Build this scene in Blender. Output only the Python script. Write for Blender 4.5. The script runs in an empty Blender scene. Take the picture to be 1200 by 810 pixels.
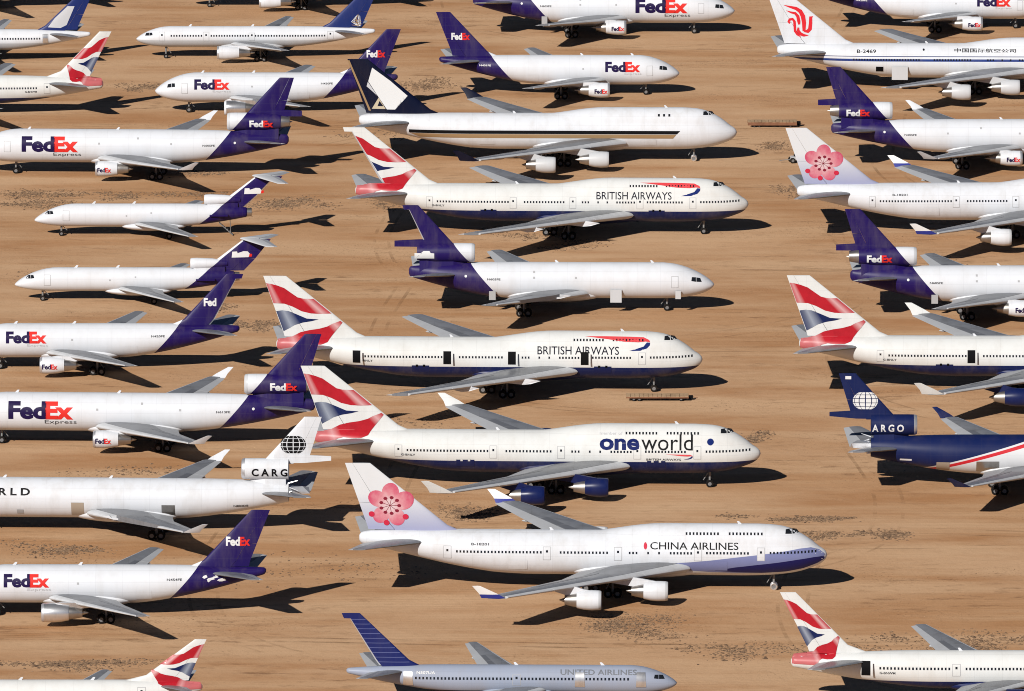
import bpy, bmesh, math, random
import numpy as np
from mathutils import Vector

R = math.radians
random.seed(7)
scene = bpy.context.scene
COL = scene.collection

# ------------------------------------------------------------------ camera
cam_d = bpy.data.cameras.new('camera')
cam = bpy.data.objects.new('camera', cam_d)
COL.objects.link(cam)
cam.location = (0.0, -1523.138, 315.915)
cam.rotation_euler = (R(90 - 11.7176), 0, 0)
cam_d.sensor_width = 36.0
cam_d.lens = 336.0
cam_d.clip_start = 10.0
cam_d.clip_end = 20000.0
scene.camera = cam

# ------------------------------------------------------------------ sky and sun
SUN_EL, SUN_DIR = 33.0, Vector((0.50, 0.866, 0)).normalized()      # SUN_DIR: where shadows fall
world = bpy.data.worlds.new('World')
scene.world = world
world.use_nodes = True
wn = world.node_tree
sky = wn.nodes.new('ShaderNodeTexSky')
sky.sky_type = 'NISHITA'
sky.sun_disc = False
sky.sun_elevation = R(SUN_EL)
sky.sun_rotation = math.atan2(-SUN_DIR.x, -SUN_DIR.y)
sky.air_density = 0.35
sky.dust_density = 0.0
sky.altitude = 900.0
wn.links.new(sky.outputs[0], wn.nodes['Background'].inputs[0])
wn.nodes['Background'].inputs[1].default_value = 0.05
sun_d = bpy.data.lights.new('sun', 'SUN')
sun_d.energy = 4.9
sun_d.angle = R(0.53)
sun_d.color = (1.0, 0.965, 0.91)
sun = bpy.data.objects.new('sun', sun_d)
COL.objects.link(sun)
ray = Vector((SUN_DIR.x * math.cos(R(SUN_EL)), SUN_DIR.y * math.cos(R(SUN_EL)), -math.sin(R(SUN_EL))))
sun.rotation_euler = ray.to_track_quat('-Z', 'Y').to_euler()
sun.location = (-200, -400, 300)
scene.view_settings.view_transform = 'Standard'
scene.view_settings.look = 'None'
scene.view_settings.exposure = 0.08
scene.view_settings.gamma = 1.0
scene.cycles.diffuse_bounces = 1
scene.cycles.filter_width = 1.0


# ------------------------------------------------------------------ materials
MATS = {}


def srgb(r, g, b):
    f = lambda c: (c / 255 / 12.92) if c <= 10 else ((c / 255 + 0.055) / 1.055) ** 2.4
    return (f(r), f(g), f(b))


class NT:
    """small helper around a material's node tree"""
    def __init__(self, name):
        self.m = bpy.data.materials.new(name)
        self.m.use_nodes = True
        self.t = self.m.node_tree
        self.b = self.t.nodes['Principled BSDF']
        self.tc = self.t.nodes.new('ShaderNodeTexCoord')

    def n(self, kind, **kw):
        x = self.t.nodes.new(kind)
        for k, v in kw.items():
            setattr(x, k, v)
        return x

    def l(self, a, b):
        self.t.links.new(a, b)

    def math(self, op, a, b=None, c=None, clamp=False):
        x = self.n('ShaderNodeMath', operation=op, use_clamp=clamp)
        for i, v in enumerate((a, b, c)):
            if v is None:
                continue
            if isinstance(v, (int, float)):
                x.inputs[i].default_value = v
            else:
                self.l(v, x.inputs[i])
        return x.outputs[0]

    def mix(self, fac, a, b, mode='MIX'):
        x = self.n('ShaderNodeMix', data_type='RGBA', blend_type=mode)
        for sock, v in ((x.inputs[0], fac), (x.inputs[6], a), (x.inputs[7], b)):
            if isinstance(v, (int, float)):
                sock.default_value = v
            elif isinstance(v, tuple):
                sock.default_value = (*v, 1.0) if len(v) == 3 else v
            else:
                self.l(v, sock)
        return x.outputs[2]

    def noise(self, scale, detail=4, rough=0.55, vec=None, stretch=None, w=None):
        x = self.n('ShaderNodeTexNoise')
        x.inputs['Scale'].default_value = scale
        x.inputs['Detail'].default_value = detail
        x.inputs['Roughness'].default_value = rough
        v = vec if vec is not None else self.tc.outputs['Object']
        if stretch:
            mp = self.n('ShaderNodeMapping')
            mp.inputs['Scale'].default_value = stretch
            if w:
                mp.inputs['Location'].default_value = w
            self.l(v, mp.inputs[0])
            v = mp.outputs[0]
        self.l(v, x.inputs['Vector'])
        return x.outputs[0]

    def ramp(self, fac, stops):
        x = self.n('ShaderNodeValToRGB')
        el = x.color_ramp.elements
        while len(el) < len(stops):
            el.new(0.5)
        for e, (p, c) in zip(el, stops):
            e.position = p
            e.color = (c, c, c, 1) if isinstance(c, (int, float)) else (*c, 1)
        self.l(fac, x.inputs[0])
        return x.outputs[0]


def paint(name, base, layers=(), rough=0.4, dirt=0.10, metal=0.0, dirtcol=(0.30, 0.24, 0.17), grad=None, spec=0.22, seams=0.0):
    """aircraft paint in the aircraft's own coordinates. layers: (a, c, k, colour) -> where a*x + c*z > k the colour changes"""
    if name in MATS:
        return MATS[name]
    t = NT(name)
    col = t.n('ShaderNodeRGB')
    col.outputs[0].default_value = (*base, 1)
    col = col.outputs[0]
    sx = t.n('ShaderNodeSeparateXYZ')
    t.l(t.tc.outputs['Object'], sx.inputs[0])
    if grad:                                   # design gradient of the livery along z: (z0, z1, colour at z0)
        f = t.n('ShaderNodeMapRange')
        t.l(sx.outputs[2], f.inputs[0])
        f.inputs[1].default_value, f.inputs[2].default_value = grad[0], grad[1]
        col = t.mix(f.outputs[0], grad[2], col)
    for a, c, k, cc in layers:
        v = t.math('MULTIPLY_ADD', sx.outputs[0], a, -k)
        v = t.math('MULTIPLY_ADD', sx.outputs[2], c, v)
        v = t.math('GREATER_THAN', v, 0.0)
        col = t.mix(v, col, cc)
    if dirt > 0:
        oi = t.n('ShaderNodeObjectInfo')
        mp = t.n('ShaderNodeMapping')
        mp.inputs['Scale'].default_value = (0.9, 0.9, 0.22)
        t.l(t.tc.outputs['Object'], mp.inputs[0])
        cmb = t.n('ShaderNodeVectorMath', operation='ADD')
        t.l(mp.outputs[0], cmb.inputs[0])
        t.l(oi.outputs['Location'], cmb.inputs[1])
        n1 = t.noise(0.55, 6, 0.65, vec=cmb.outputs[0])
        m1 = t.ramp(n1, [(0.46, 0.0), (0.72, 1.0)])
        col = t.mix(t.math('MULTIPLY', m1, dirt), col, dirtcol)
        n2 = t.noise(0.12, 3, 0.5, vec=cmb.outputs[0])
        t.l(t.ramp(n2, [(0.3, rough - 0.06), (0.7, rough + 0.12)]), t.b.inputs['Roughness'])
    else:
        t.b.inputs['Roughness'].default_value = rough
    if seams:                                  # skin joints: frames every few metres, laps along the body
        for sock, step, off in ((sx.outputs[0], 3.9, 0.7), (sx.outputs[2], 1.52, 0.4)):
            f = t.math('FRACT', t.math('MULTIPLY_ADD', sock, 1 / step, off))
            f = t.math('LESS_THAN', f, 0.075 / step)
            col = t.mix(t.math('MULTIPLY', f, seams), col, (0.10, 0.10, 0.11))
    t.l(col, t.b.inputs['Base Color'])
    t.b.inputs['Metallic'].default_value = metal
    t.b.inputs['Specular IOR Level'].default_value = spec
    MATS[name] = t.m
    return t.m


WHITE = (0.625, 0.64, 0.675)
CREAM = (0.625, 0.63, 0.62)
PURPLE = (0.013, 0.005, 0.080)
FRED = (0.62, 0.028, 0.022)
BABLUE = (0.006, 0.013, 0.075)

white = paint('white_paint', WHITE, dirt=0.22, seams=0.09)
cream = paint('cream_paint', CREAM, dirt=0.14, seams=0.08)
greywhite = paint('grey_white_paint', (0.50, 0.51, 0.53), dirt=0.12)
wing_grey = paint('wing_grey_paint', (0.175, 0.182, 0.20), rough=0.36, spec=0.5, dirt=0.5, dirtcol=(0.09, 0.085, 0.08), seams=0.35)
wing_dark = paint('spoiler_grey_paint', (0.115, 0.12, 0.135), rough=0.36, spec=0.5, dirt=0.2, dirtcol=(0.07, 0.065, 0.06))
slat_light = paint('slat_paint', (0.50, 0.51, 0.53), rough=0.4, dirt=0.3, dirtcol=(0.25, 0.24, 0.22))
wing_light = paint('control_surface_paint', (0.36, 0.37, 0.39), rough=0.4, dirt=0.2, dirtcol=(0.22, 0.2, 0.18))
bare = paint('bare_aluminium', (0.62, 0.63, 0.66), rough=0.34, dirt=0.15, metal=0.7)
steel = paint('exhaust_steel', (0.40, 0.38, 0.36), rough=0.32, dirt=0.35, metal=0.9, dirtcol=(0.12, 0.09, 0.07))
foilm = paint('foil_cover', (0.75, 0.75, 0.76), rough=0.28, dirt=0.5, metal=0.85, dirtcol=(0.3, 0.3, 0.3))
kraft = paint('tan_cover_paper', (0.34, 0.28, 0.22), rough=0.7, dirt=0.3)
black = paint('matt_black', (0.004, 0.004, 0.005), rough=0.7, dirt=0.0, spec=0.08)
glassm = paint('dark_glass', (0.012, 0.014, 0.018), rough=0.12, dirt=0.0, spec=0.5)
rubber = paint('tyre_rubber', (0.010, 0.009, 0.009), rough=0.85, spec=0.1, dirt=0.2, dirtcol=(0.12, 0.09, 0.06))
rimm = paint('wheel_rim', (0.16, 0.16, 0.165), rough=0.45, dirt=0.2)
strutm = paint('gear_strut', (0.20, 0.20, 0.20), rough=0.5, dirt=0.2)
seal = paint('door_seal_grey', (0.36, 0.36, 0.37), rough=0.6, dirt=0.0)
purple = paint('purple_paint', PURPLE, dirt=0.05, dirtcol=(0.12, 0.09, 0.12), rough=0.33)
purple_ink = paint('purple_lettering', (0.013, 0.006, 0.05), dirt=0.0, spec=0.15)
red_ink = paint('orange_red_lettering', FRED, dirt=0.0, spec=0.15)
white_ink = paint('white_lettering', (0.66, 0.66, 0.66), dirt=0.0)
black_ink = paint('black_lettering', (0.006, 0.006, 0.007), dirt=0.0, spec=0.1)
grey_ink = paint('grey_lettering', (0.07, 0.07, 0.075), dirt=0.0, spec=0.1)
pale_ink = paint('faded_lettering', (0.50, 0.50, 0.52), dirt=0.0)
navy_ink = paint('navy_lettering', (0.008, 0.009, 0.02), dirt=0.0, spec=0.1)
flag_blue_ink = paint('blue_lettering', (0.008, 0.02, 0.13), dirt=0.0, spec=0.1)
gold_ink = paint('gold_paint', (0.30, 0.19, 0.095), dirt=0.1)
wood = paint('weathered_wood', (0.42, 0.28, 0.165), rough=0.8, dirt=0.5, dirtcol=(0.14, 0.075, 0.04))
redrail = paint('rusty_red_steel', (0.22, 0.10, 0.055), rough=0.7, dirt=0.5, dirtcol=(0.05, 0.025, 0.015))
wing_set = dict(box=wing_grey, slat=slat_light, flap=wing_light, spoiler=wing_dark)


def flag_paint(name, col, pale, quad, stops):
    """woven flag design printed on the fin: the bands fade to pale at the folds of the drawn cloth, across the fin chord"""
    if name in MATS:
        return MATS[name]
    zb, zt, lb, tb, lt, tt = quad
    t = NT(name)
    sx = t.n('ShaderNodeSeparateXYZ')
    t.l(t.tc.outputs['Object'], sx.inputs[0])
    v = t.math('MULTIPLY_ADD', sx.outputs[2], 1 / (zt - zb), -zb / (zt - zb))
    le = t.math('MULTIPLY_ADD', v, lt - lb, lb)
    ch = t.math('MULTIPLY_ADD', v, (tt - lt) - (tb - lb), tb - lb)
    u = t.math('DIVIDE', t.math('SUBTRACT', sx.outputs[0], le), ch)
    f = t.ramp(u, stops)
    n = t.noise(0.8, 4, 0.6)
    c = t.mix(t.ramp(n, [(0.42, 0.0), (0.8, 0.4)]), col, (col[0] * 0.45, col[1] * 0.45, col[2] * 0.45))
    t.l(t.mix(f, c, pale), t.b.inputs['Base Color'])
    t.b.inputs['Roughness'].default_value = 0.38
    t.b.inputs['Specular IOR Level'].default_value = 0.25
    MATS[name] = t.m
    return t.m


# ------------------------------------------------------------------ mesh helpers
def tag(o, label=None, cat=None, group=None, kind=None):
    if label:
        o['label'] = label
    if cat:
        o['category'] = cat
    if group:
        o['group'] = group
    if kind:
        o['kind'] = kind
    return o


def link(name, me, parent=None, mat=None):
    o = bpy.data.objects.new(name, me)
    COL.objects.link(o)
    if parent is not None:
        o.parent = parent
    if mat is not None:
        if len(me.materials) == 0:
            me.materials.append(None)
        o.material_slots[0].link = 'OBJECT'
        o.material_slots[0].material = mat
    return o


def mesh(name, verts, faces, smooth=True, angle=40):
    me = bpy.data.meshes.new(name)
    me.from_pydata([tuple(map(float, v)) for v in verts], [], faces)
    me.validate()
    if smooth:
        me.shade_smooth()
        me.set_sharp_from_angle(angle=R(angle))
    return me


def part(name, verts, faces, mat, parent, smooth=True, angle=40):
    return link(name, mesh(name, verts, faces, smooth, angle), parent, mat)


def empty(name, loc, rz):
    o = bpy.data.objects.new(name, None)
    COL.objects.link(o)
    o.location = loc
    o.rotation_euler = (0, 0, rz)
    o.empty_display_size = 2
    return o


def box(x0, x1, y0, y1, z0, z1, V=None, F=None):
    V = [] if V is None else V
    F = [] if F is None else F
    n = len(V)
    V += [(x0, y0, z0), (x1, y0, z0), (x1, y1, z0), (x0, y1, z0), (x0, y0, z1), (x1, y0, z1), (x1, y1, z1), (x0, y1, z1)]
    F += [tuple(n + i for i in f) for f in ((0, 3, 2, 1), (4, 5, 6, 7), (0, 1, 5, 4), (1, 2, 6, 5), (2, 3, 7, 6), (3, 0, 4, 7))]
    return V, F


def tube(p, q, r0, r1, V, F, n=8):
    p, q = Vector(p), Vector(q)
    d = (q - p).normalized()
    a = d.orthogonal().normalized()
    b = d.cross(a)
    k = len(V)
    for c, r in ((p, r0), (q, r1)):
        for i in range(n):
            t = 2 * math.pi * i / n
            V.append(tuple(c + a * (r * math.cos(t)) + b * (r * math.sin(t))))
    for i in range(n):
        j = (i + 1) % n
        F.append((k + i, k + j, k + n + j, k + n + i))
    F.append(tuple(k + i for i in range(n))[::-1])
    F.append(tuple(k + n + i for i in range(n)))
    return V, F


def lathe(prof, c, n=28, squash=1.0):
    """profile of (x, r) turned round an axis along x through c"""
    V, F = [], []
    for x, r in prof:
        for i in range(n):
            t = 2 * math.pi * i / n
            V.append((c[0] + x, c[1] + r * math.cos(t), c[2] + squash * r * math.sin(t)))
    for k in range(len(prof) - 1):
        for i in range(n):
            j = (i + 1) % n
            F.append((k * n + i, k * n + j, (k + 1) * n + j, (k + 1) * n + i))
    return V, F


def pchip(xs, ys, x):
    xs, ys = np.asarray(xs, float), np.asarray(ys, float)
    h = np.diff(xs)
    d = np.diff(ys) / h
    m = np.zeros_like(ys)
    for i in range(1, len(xs) - 1):
        if d[i - 1] * d[i] > 0:
            w1, w2 = 2 * h[i] + h[i - 1], h[i] + 2 * h[i - 1]
            m[i] = (w1 + w2) / (w1 / d[i - 1] + w2 / d[i])
    m[0], m[-1] = d[0], d[-1]
    i = int(np.clip(np.searchsorted(xs, x) - 1, 0, len(xs) - 2))
    t = min(max((x - xs[i]) / h[i], 0), 1)
    return ((2 * t**3 - 3 * t**2 + 1) * ys[i] + (t**3 - 2 * t**2 + t) * h[i] * m[i]
            + (-2 * t**3 + 3 * t**2) * ys[i + 1] + (t**3 - t**2) * h[i] * m[i + 1])


def naca(c):
    return 5 * (0.2969 * math.sqrt(max(c, 0)) - 0.126 * c - 0.3516 * c * c + 0.2843 * c**3 - 0.1015 * c**4)


# ------------------------------------------------------------------ aircraft types
def tube_stations(L, rw, zt, zb, znose, nlen, tstart, zte, zbe, wend):
    st = []
    for u in (0, 0.01, 0.03, 0.07, 0.14, 0.24, 0.38, 0.56, 0.78, 1.0):
        fw_ = math.sqrt(1 - (1 - u)**2)**0.95
        ft = (1 - (1 - u)**1.75)**0.80
        fb = (1 - (1 - u)**2.1)**0.56
        st.append((u * nlen, znose + (zt - znose) * ft + (0.01 if u == 0 else 0), znose + (zb - znose) * fb, max(rw * fw_, 0.01)))
    for u in (0.0, 0.15, 0.3, 0.45, 0.6, 0.75, 0.88, 0.96, 0.985):
        st.append((tstart + (L - tstart) * u, zt + (zte - zt) * u**2.4, zb + (zbe - zb) * u**1.45, rw + (wend - rw) * u**1.9))
    zm = (zte + zbe) / 2
    st.append((L, zm + (zte - zm) * 0.45, zm + (zbe - zm) * 0.45, wend * 0.45))
    return st


J_ST = [(0, 5.32, 5.28, 0.02), (0.15, 5.75, 4.85, 0.45), (0.5, 6.15, 4.42, 0.85), (1.2, 6.6, 3.9, 1.38), (2.3, 7.2, 3.45, 1.95),
        (4.2, 7.95, 2.85, 2.58), (6.5, 8.45, 2.48, 2.98), (9, 8.68, 2.28, 3.17), (12, 8.75, 2.2, 3.25), (43, 8.75, 2.2, 3.25),
        (48, 8.75, 2.42, 3.22), (52, 8.75, 2.98, 3.08), (56, 8.74, 3.75, 2.76), (60, 8.72, 4.66, 2.22), (64, 8.66, 5.6, 1.5),
        (66.5, 8.55, 6.15, 1.05), (67.9, 8.35, 6.45, 0.8), (68.4, 8.15, 6.7, 0.6), (68.63, 7.8, 7.1, 0.3)]
J_UP = [(0, 5.3, 0.0), (0.8, 6.1, 0.8), (1.3, 6.65, 1.2), (2.3, 7.5, 1.65), (3.5, 8.3, 2.0), (4.5, 8.85, 2.2), (5.5, 9.28, 2.35), (6.6, 9.58, 2.48),
        (8, 9.76, 2.58), (10, 9.86, 2.64), (24, 9.86, 2.64), (27, 9.66, 2.64), (30, 9.24, 2.64), (33, 8.80, 2.64), (36, 8.5, 2.6), (69, 7.5, 0.2)]

TYPES = {
    'jumbo': dict(st=J_ST, up=J_UP, L=68.63,
        wing=[(2.6, 19.6, 16.4, 3.5), (12.3, 28.6, 10.0, 4.3), (31.2, 45.8, 4.1, 5.8)], winglet=(1.9, 2.6, 1.6),
        stab=[(1.2, 58.5, 9.6, 7.0), (11.1, 67.2, 2.6, 8.1)], fin=[(8.4, 53.4, 67.2), (9.4, 55.7, 67.5), (18.6, 67.0, 70.7)],
        quad=(8.75, 18.6, 54.9, 67.28, 67.0, 70.7), eng=[(11.7, 23.2, 2.4, 1.44, 3.5), (20.8, 32.7, 3.1, 1.44, 3.5)],
        nose=(7.8, 2.5), main=[(31.3, 5.5, 2, 3.4), (34.6, 1.9, 2, 2.6)],
        cock=[[(4.15, 8.72), (4.5, 9.18), (5.15, 9.26), (5.1, 8.74)], [(5.22, 8.74), (5.28, 9.27), (6.1, 9.3), (6.15, 8.8)]],
        win=[(54.2, 41.9, 6.1), (39.0, 32.2, 6.1), (28.9, 27.9, 6.1), (26.2, 26.2, 6.1), (24.6, 24.6, 6.1), (22.9, 19.9, 6.1), (17.6, 11.6, 6.15), (8.3, 1.7, 6.2)],
        upwin=[(20.6, 16.0, 8.82), (14.3, 9.6, 8.84)],
        doors=[(55.6, 4.95, 6.9), (41.0, 4.95, 6.9), (30.6, 4.95, 6.9), (18.9, 4.95, 6.9), (9.7, 5.0, 6.95)], updoor=(15.2, 8.15, 9.45),
        fair=(17.0, 39.5, 2.95, 3.55, 1.25), span=31.2, fan=[15.5, 23.5], ant=[12.5, 40.0]),
    'a310': dict(st=tube_stations(45.3, 2.82, 7.5, 1.95, 4.1, 7.6, 26.0, 7.15, 6.25, 0.5), L=45.3,
        wing=[(2.3, 13.6, 10.0, 3.0), (8.0, 18.1, 7.0, 3.5), (21.6, 27.2, 2.4, 5.0)],
        stab=[(0.9, 37.0, 6.4, 6.4), (8.1, 42.9, 2.3, 7.2)], fin=[(7.0, 33.4, 42.7), (8.2, 36.2, 43.0), (15.7, 43.2, 45.9)],
        quad=(7.4, 15.7, 35.5, 42.8, 43.2, 45.9), eng=[(7.8, 13.2, 2.2, 1.38, 3.9)],
        nose=(6.3, 2.1), main=[(22.3, 4.8, 2, 3.0)],
        cock=[[(2.3, 5.0), (2.45, 5.55), (3.1, 5.75), (3.15, 5.1)], [(3.22, 5.1), (3.2, 5.77), (3.75, 5.8), (3.8, 5.2)]],
        win=[], doors=[(5.6, 4.0, 5.9)], fair=(11.5, 27.0, 2.3, 3.0, 1.15), span=21.6, fan=[10.8, 15.8], ant=[8.5, 18.0]),
    'b757': dict(st=tube_stations(46.0, 1.88, 6.2, 2.2, 3.75, 6.4, 29.5, 5.65, 4.95, 0.35), L=46.0,
        wing=[(1.5, 18.0, 8.4, 2.9), (6.6, 21.3, 5.9, 3.4), (18.9, 28.1, 1.9, 4.8)],
        stab=[(0.8, 37.9, 5.0, 5.3), (7.6, 42.7, 1.8, 6.0)], fin=[(5.9, 35.4, 43.4), (6.9, 37.3, 43.7), (13.5, 44.1, 46.6)],
        quad=(6.2, 13.5, 36.6, 43.5, 44.1, 46.6), eng=[(6.5, 15.8, 2.15, 1.3, 4.2)],
        nose=(5.7, 2.3), main=[(24.0, 3.65, 2, 2.8)],
        cock=[[(1.7, 4.55), (1.95, 5.0), (2.5, 5.1), (2.5, 4.6)], [(2.57, 4.6), (2.57, 5.1), (3.1, 5.15), (3.2, 4.7)]],
        win=[(39.5 - 3.2, 23.0, 4.65), (21.6, 14.5, 4.65), (12.6, 6.8, 4.65)], doors=[(5.0, 3.6, 5.35), (13.5, 3.6, 5.35), (22.3, 3.7, 5.2), (37.4, 3.9, 5.45)],
        fair=(15.5, 29.0, 1.6, 2.75, 0.9), span=18.9, fan=[9.5, 13.5], ant=[10.0, 22.0]),
    'b767': dict(st=tube_stations(54.0, 2.52, 7.3, 1.95, 4.1, 7.0, 33.0, 6.35, 5.0, 0.5), L=54.0,
        wing=[(2.2, 20.0, 10.2, 2.9), (8.0, 24.2, 7.2, 3.5), (23.6, 34.2, 2.4, 5.3)],
        stab=[(1.0, 43.4, 7.0, 5.8), (9.3, 49.4, 2.6, 6.8)], fin=[(6.9, 42.9, 51.4), (8.1, 46.1, 51.8), (15.6, 53.4, 55.6)],
        quad=(7.2, 15.6, 45.2, 51.5, 53.4, 55.6), eng=[(7.9, 18.0, 2.2, 1.36, 3.9)],
        nose=(6.5, 2.1), main=[(29.2, 4.6, 2, 2.9)],
        cock=[[(2.0, 5.0), (2.2, 5.55), (2.8, 5.7), (2.8, 5.05)]],
        win=[(41.6, 32.0, 5.25), (29.6, 12.0, 5.25)], doors=[(43.6, 4.15, 6.1), (31.0, 4.2, 5.9), (8.0, 4.1, 6.0)],
        fair=(17.5, 33.0, 2.1, 2.9, 1.05), span=23.6, fan=[11.0, 16.0], ant=[14.0, 30.0]),
    'b737': dict(st=tube_stations(34.6, 1.88, 5.3, 1.3, 2.7, 5.0, 22.0, 4.75, 3.9, 0.3), L=34.6,
        wing=[(1.5, 12.3, 6.4, 2.0), (5.0, 14.6, 4.3, 2.3), (14.3, 19.9, 1.7, 3.2)],
        stab=[(0.7, 28.6, 3.8, 4.5), (6.3, 32.2, 1.4, 5.2)], fin=[(5.0, 22.8, 32.6), (6.0, 26.8, 32.9), (11.1, 33.6, 35.2)],
        quad=(5.3, 11.1, 25.4, 32.7, 33.6, 35.2), eng=[(4.9, 11.0, 1.4, 0.95, 2.7)],
        nose=(4.0, 1.5), main=[(16.5, 2.6, 1, 2.0)], cock=[[(1.5, 3.4), (1.7, 3.85), (2.3, 3.95), (2.3, 3.45)]],
        win=[(25.0, 6.0, 3.7)], doors=[(26.2, 2.9, 4.6)], fair=(10.5, 20.5, 1.6, 1.9, 0.8), span=14.3, fan=[7.0, 10.0], ant=[9.0, 19.0]),
    'b727': dict(st=tube_stations(37.2, 1.88, 5.65, 1.65, 2.75, 7.0, 25.0, 4.95, 3.35, 0.8), L=37.2,
        wing=[(1.5, 17.2, 7.8, 2.2), (5.6, 20.3, 5.0, 2.4), (16.3, 27.2, 2.0, 3.0)],
        stab=[(0.2, 38.0, 4.6, 10.55), (5.4, 42.4, 2.1, 10.25)], fin=[(4.7, 30.6, 38.2), (7.0, 34.0, 40.4), (10.5, 38.6, 43.2)],
        quad=(5.2, 10.5, 32.0, 38.6, 38.8, 42.6), eng=[],
        nose=(4.7, 1.8), main=[(23.6, 2.85, 1, 2.2)],
        cock=[[(1.9, 3.95), (2.2, 4.4), (2.7, 4.5), (2.75, 4.0)], [(2.82, 4.0), (2.78, 4.5), (3.2, 4.55), (3.4, 4.1)]],
        win=[], doors=[(5.6, 2.9, 4.7)], fair=(15.0, 26.5, 1.5, 2.05, 0.75), span=16.3, fan=[7.0, 11.0], ant=[10.0, 17.0]),
}


def trijet(d, aft, span, winglet):
    """three-engined wide body; d: metres taken out ahead of the wing, aft: behind it"""
    q = d + aft
    L = 57.2 - q
    return dict(st=tube_stations(L, 3.01, 8.15, 2.13, 4.5, 8.6, 36.5 - d, 7.35, 5.7, 0.35), L=L,
        wing=[(2.4, 22.6 - d, 13.2, 3.1), (9.3, 27.6 - d, 8.9, 3.8), (span, 27.6 - d + (span - 9.3) * 0.72, 2.9, 5.5)],
        winglet=(1.5, 2.1, 1.4) if winglet else None,
        stab=[(1.3, 48.8 - q, 7.6, 6.1), (9.0, 54.3 - q, 2.8, 7.4)], fin=[(10.6, 49.1 - q, 56.0 - q), (17.8, 55.6 - q, 58.2 - q)],
        quad=(10.9, 17.8, 49.3 - q, 56.0 - q, 55.6 - q, 58.2 - q), eng=[(8.3, 23.0 - d, 2.5, 1.38, 3.9)],
        tail_eng=(46.2 - q, 9.75, 1.6), nose=(7.9, 2.3), main=[(33.6 - d, 5.3, 2, 3.2), (34.6 - d, 0.0, 1, 2.6)],
        cock=[[(2.1, 5.25), (2.35, 5.85), (3.0, 6.0), (3.0, 5.35)], [(3.08, 5.35), (3.08, 6.02), (3.75, 6.1), (3.85, 5.5)]],
        win=[], doors=[(6.6, 4.4, 6.35)], fair=(20.0 - d, 38.0 - d, 2.55, 3.2, 1.25), span=span, fan=[12.0, 18.0], ant=[10.0, 26.0], q=q, d=d)


TYPES['md'] = trijet(0, 0, 24.6, True)
TYPES['dc'] = trijet(1.8, 4.2, 23.2, False)

RING = {}


def ring(spec, x, n=128):
    """half outline of the fuselage at station x, from crown to keel: arrays (y, z)"""
    key = (id(spec), round(x, 2), n)
    if key in RING:
        return RING[key]
    st = spec['st']
    xs = [s[0] for s in st]
    zt, zb, w = (pchip(xs, [s[i] for s in st], x) for i in (1, 2, 3))
    zc, b = (zt + zb) / 2, max((zt - zb) / 2, 0.004)
    ph = np.linspace(0, math.pi, n + 1)
    s, c = np.sin(ph), np.cos(ph)
    t = 1 / np.sqrt((s / max(w, 0.004))**2 + (c / b)**2)
    if 'up' in spec:
        u = spec['up']
        ux = [q[0] for q in u]
        top, ru = pchip(ux, [q[1] for q in u], x), pchip(ux, [q[2] for q in u], x)
        dd = (top - ru) - zc
        disc = ru * ru - dd * dd * s * s
        t2 = np.where(disc > 0, c * dd + np.sqrt(np.maximum(disc, 0)), 0)
        t = np.maximum(t, t2)
    RING[key] = (t * s, zc + t * c)
    return RING[key]


def hw(spec, x, z):
    x = min(max(x, 0.0), spec['L'])
    y, zz = ring(spec, x)
    if z > zz[0] or z < zz[-1]:
        return 0.0
    return float(np.interp(z, zz[::-1], y[::-1]))


def finhalf(spec, x, z):
    f = spec['fin']
    zs = [a[0] for a in f]
    if z < zs[0] or z > zs[-1] + 1e-3:
        return 0.0
    le, te = np.interp(z, zs, [a[1] for a in f]), np.interp(z, zs, [a[2] for a in f])
    c = (x - le) / (te - le)
    return 0.0 if c < 0 or c > 1 else naca(c) * 0.095 * (te - le)


MESH = {}


def cached(key, fn):
    if key not in MESH:
        v, f, *a = fn()
        MESH[key] = mesh(key[-1], v, f, True, a[0] if a else 40)
    return MESH[key]


def fuselage_geo(spec, cut=None):
    L = cut if cut else spec['L']
    nose = [0.0, 0.05, 0.15, 0.3, 0.5, 0.8, 1.2, 1.7, 2.3, 3.0, 3.8, 4.6, 5.4, 6.4, 7.4, 8.6, 10, 12]
    xs = nose + [x for x in np.arange(14, L - 1.2, 1.6)] + ([L] if cut else [L - 1.0, L - 0.6, L - 0.3, L - 0.12, L])
    n = 28
    V, F = [], []
    for x in xs:
        y, z = ring(spec, x, n)
        pts = [(yy, zz) for yy, zz in zip(y, z)] + [(-yy, zz) for yy, zz in zip(y[-2:0:-1], z[-2:0:-1])]
        V += [(x, a, b) for a, b in pts]
    m = 2 * n
    for k in range(len(xs) - 1):
        for i in range(m):
            j = (i + 1) % m
            F.append((k * m + i, k * m + j, (k + 1) * m + j, (k + 1) * m + i))
    F.append(tuple(range(m))[::-1])
    F.append(tuple(range((len(xs) - 1) * m, len(xs) * m)))
    return V, F, 50


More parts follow.
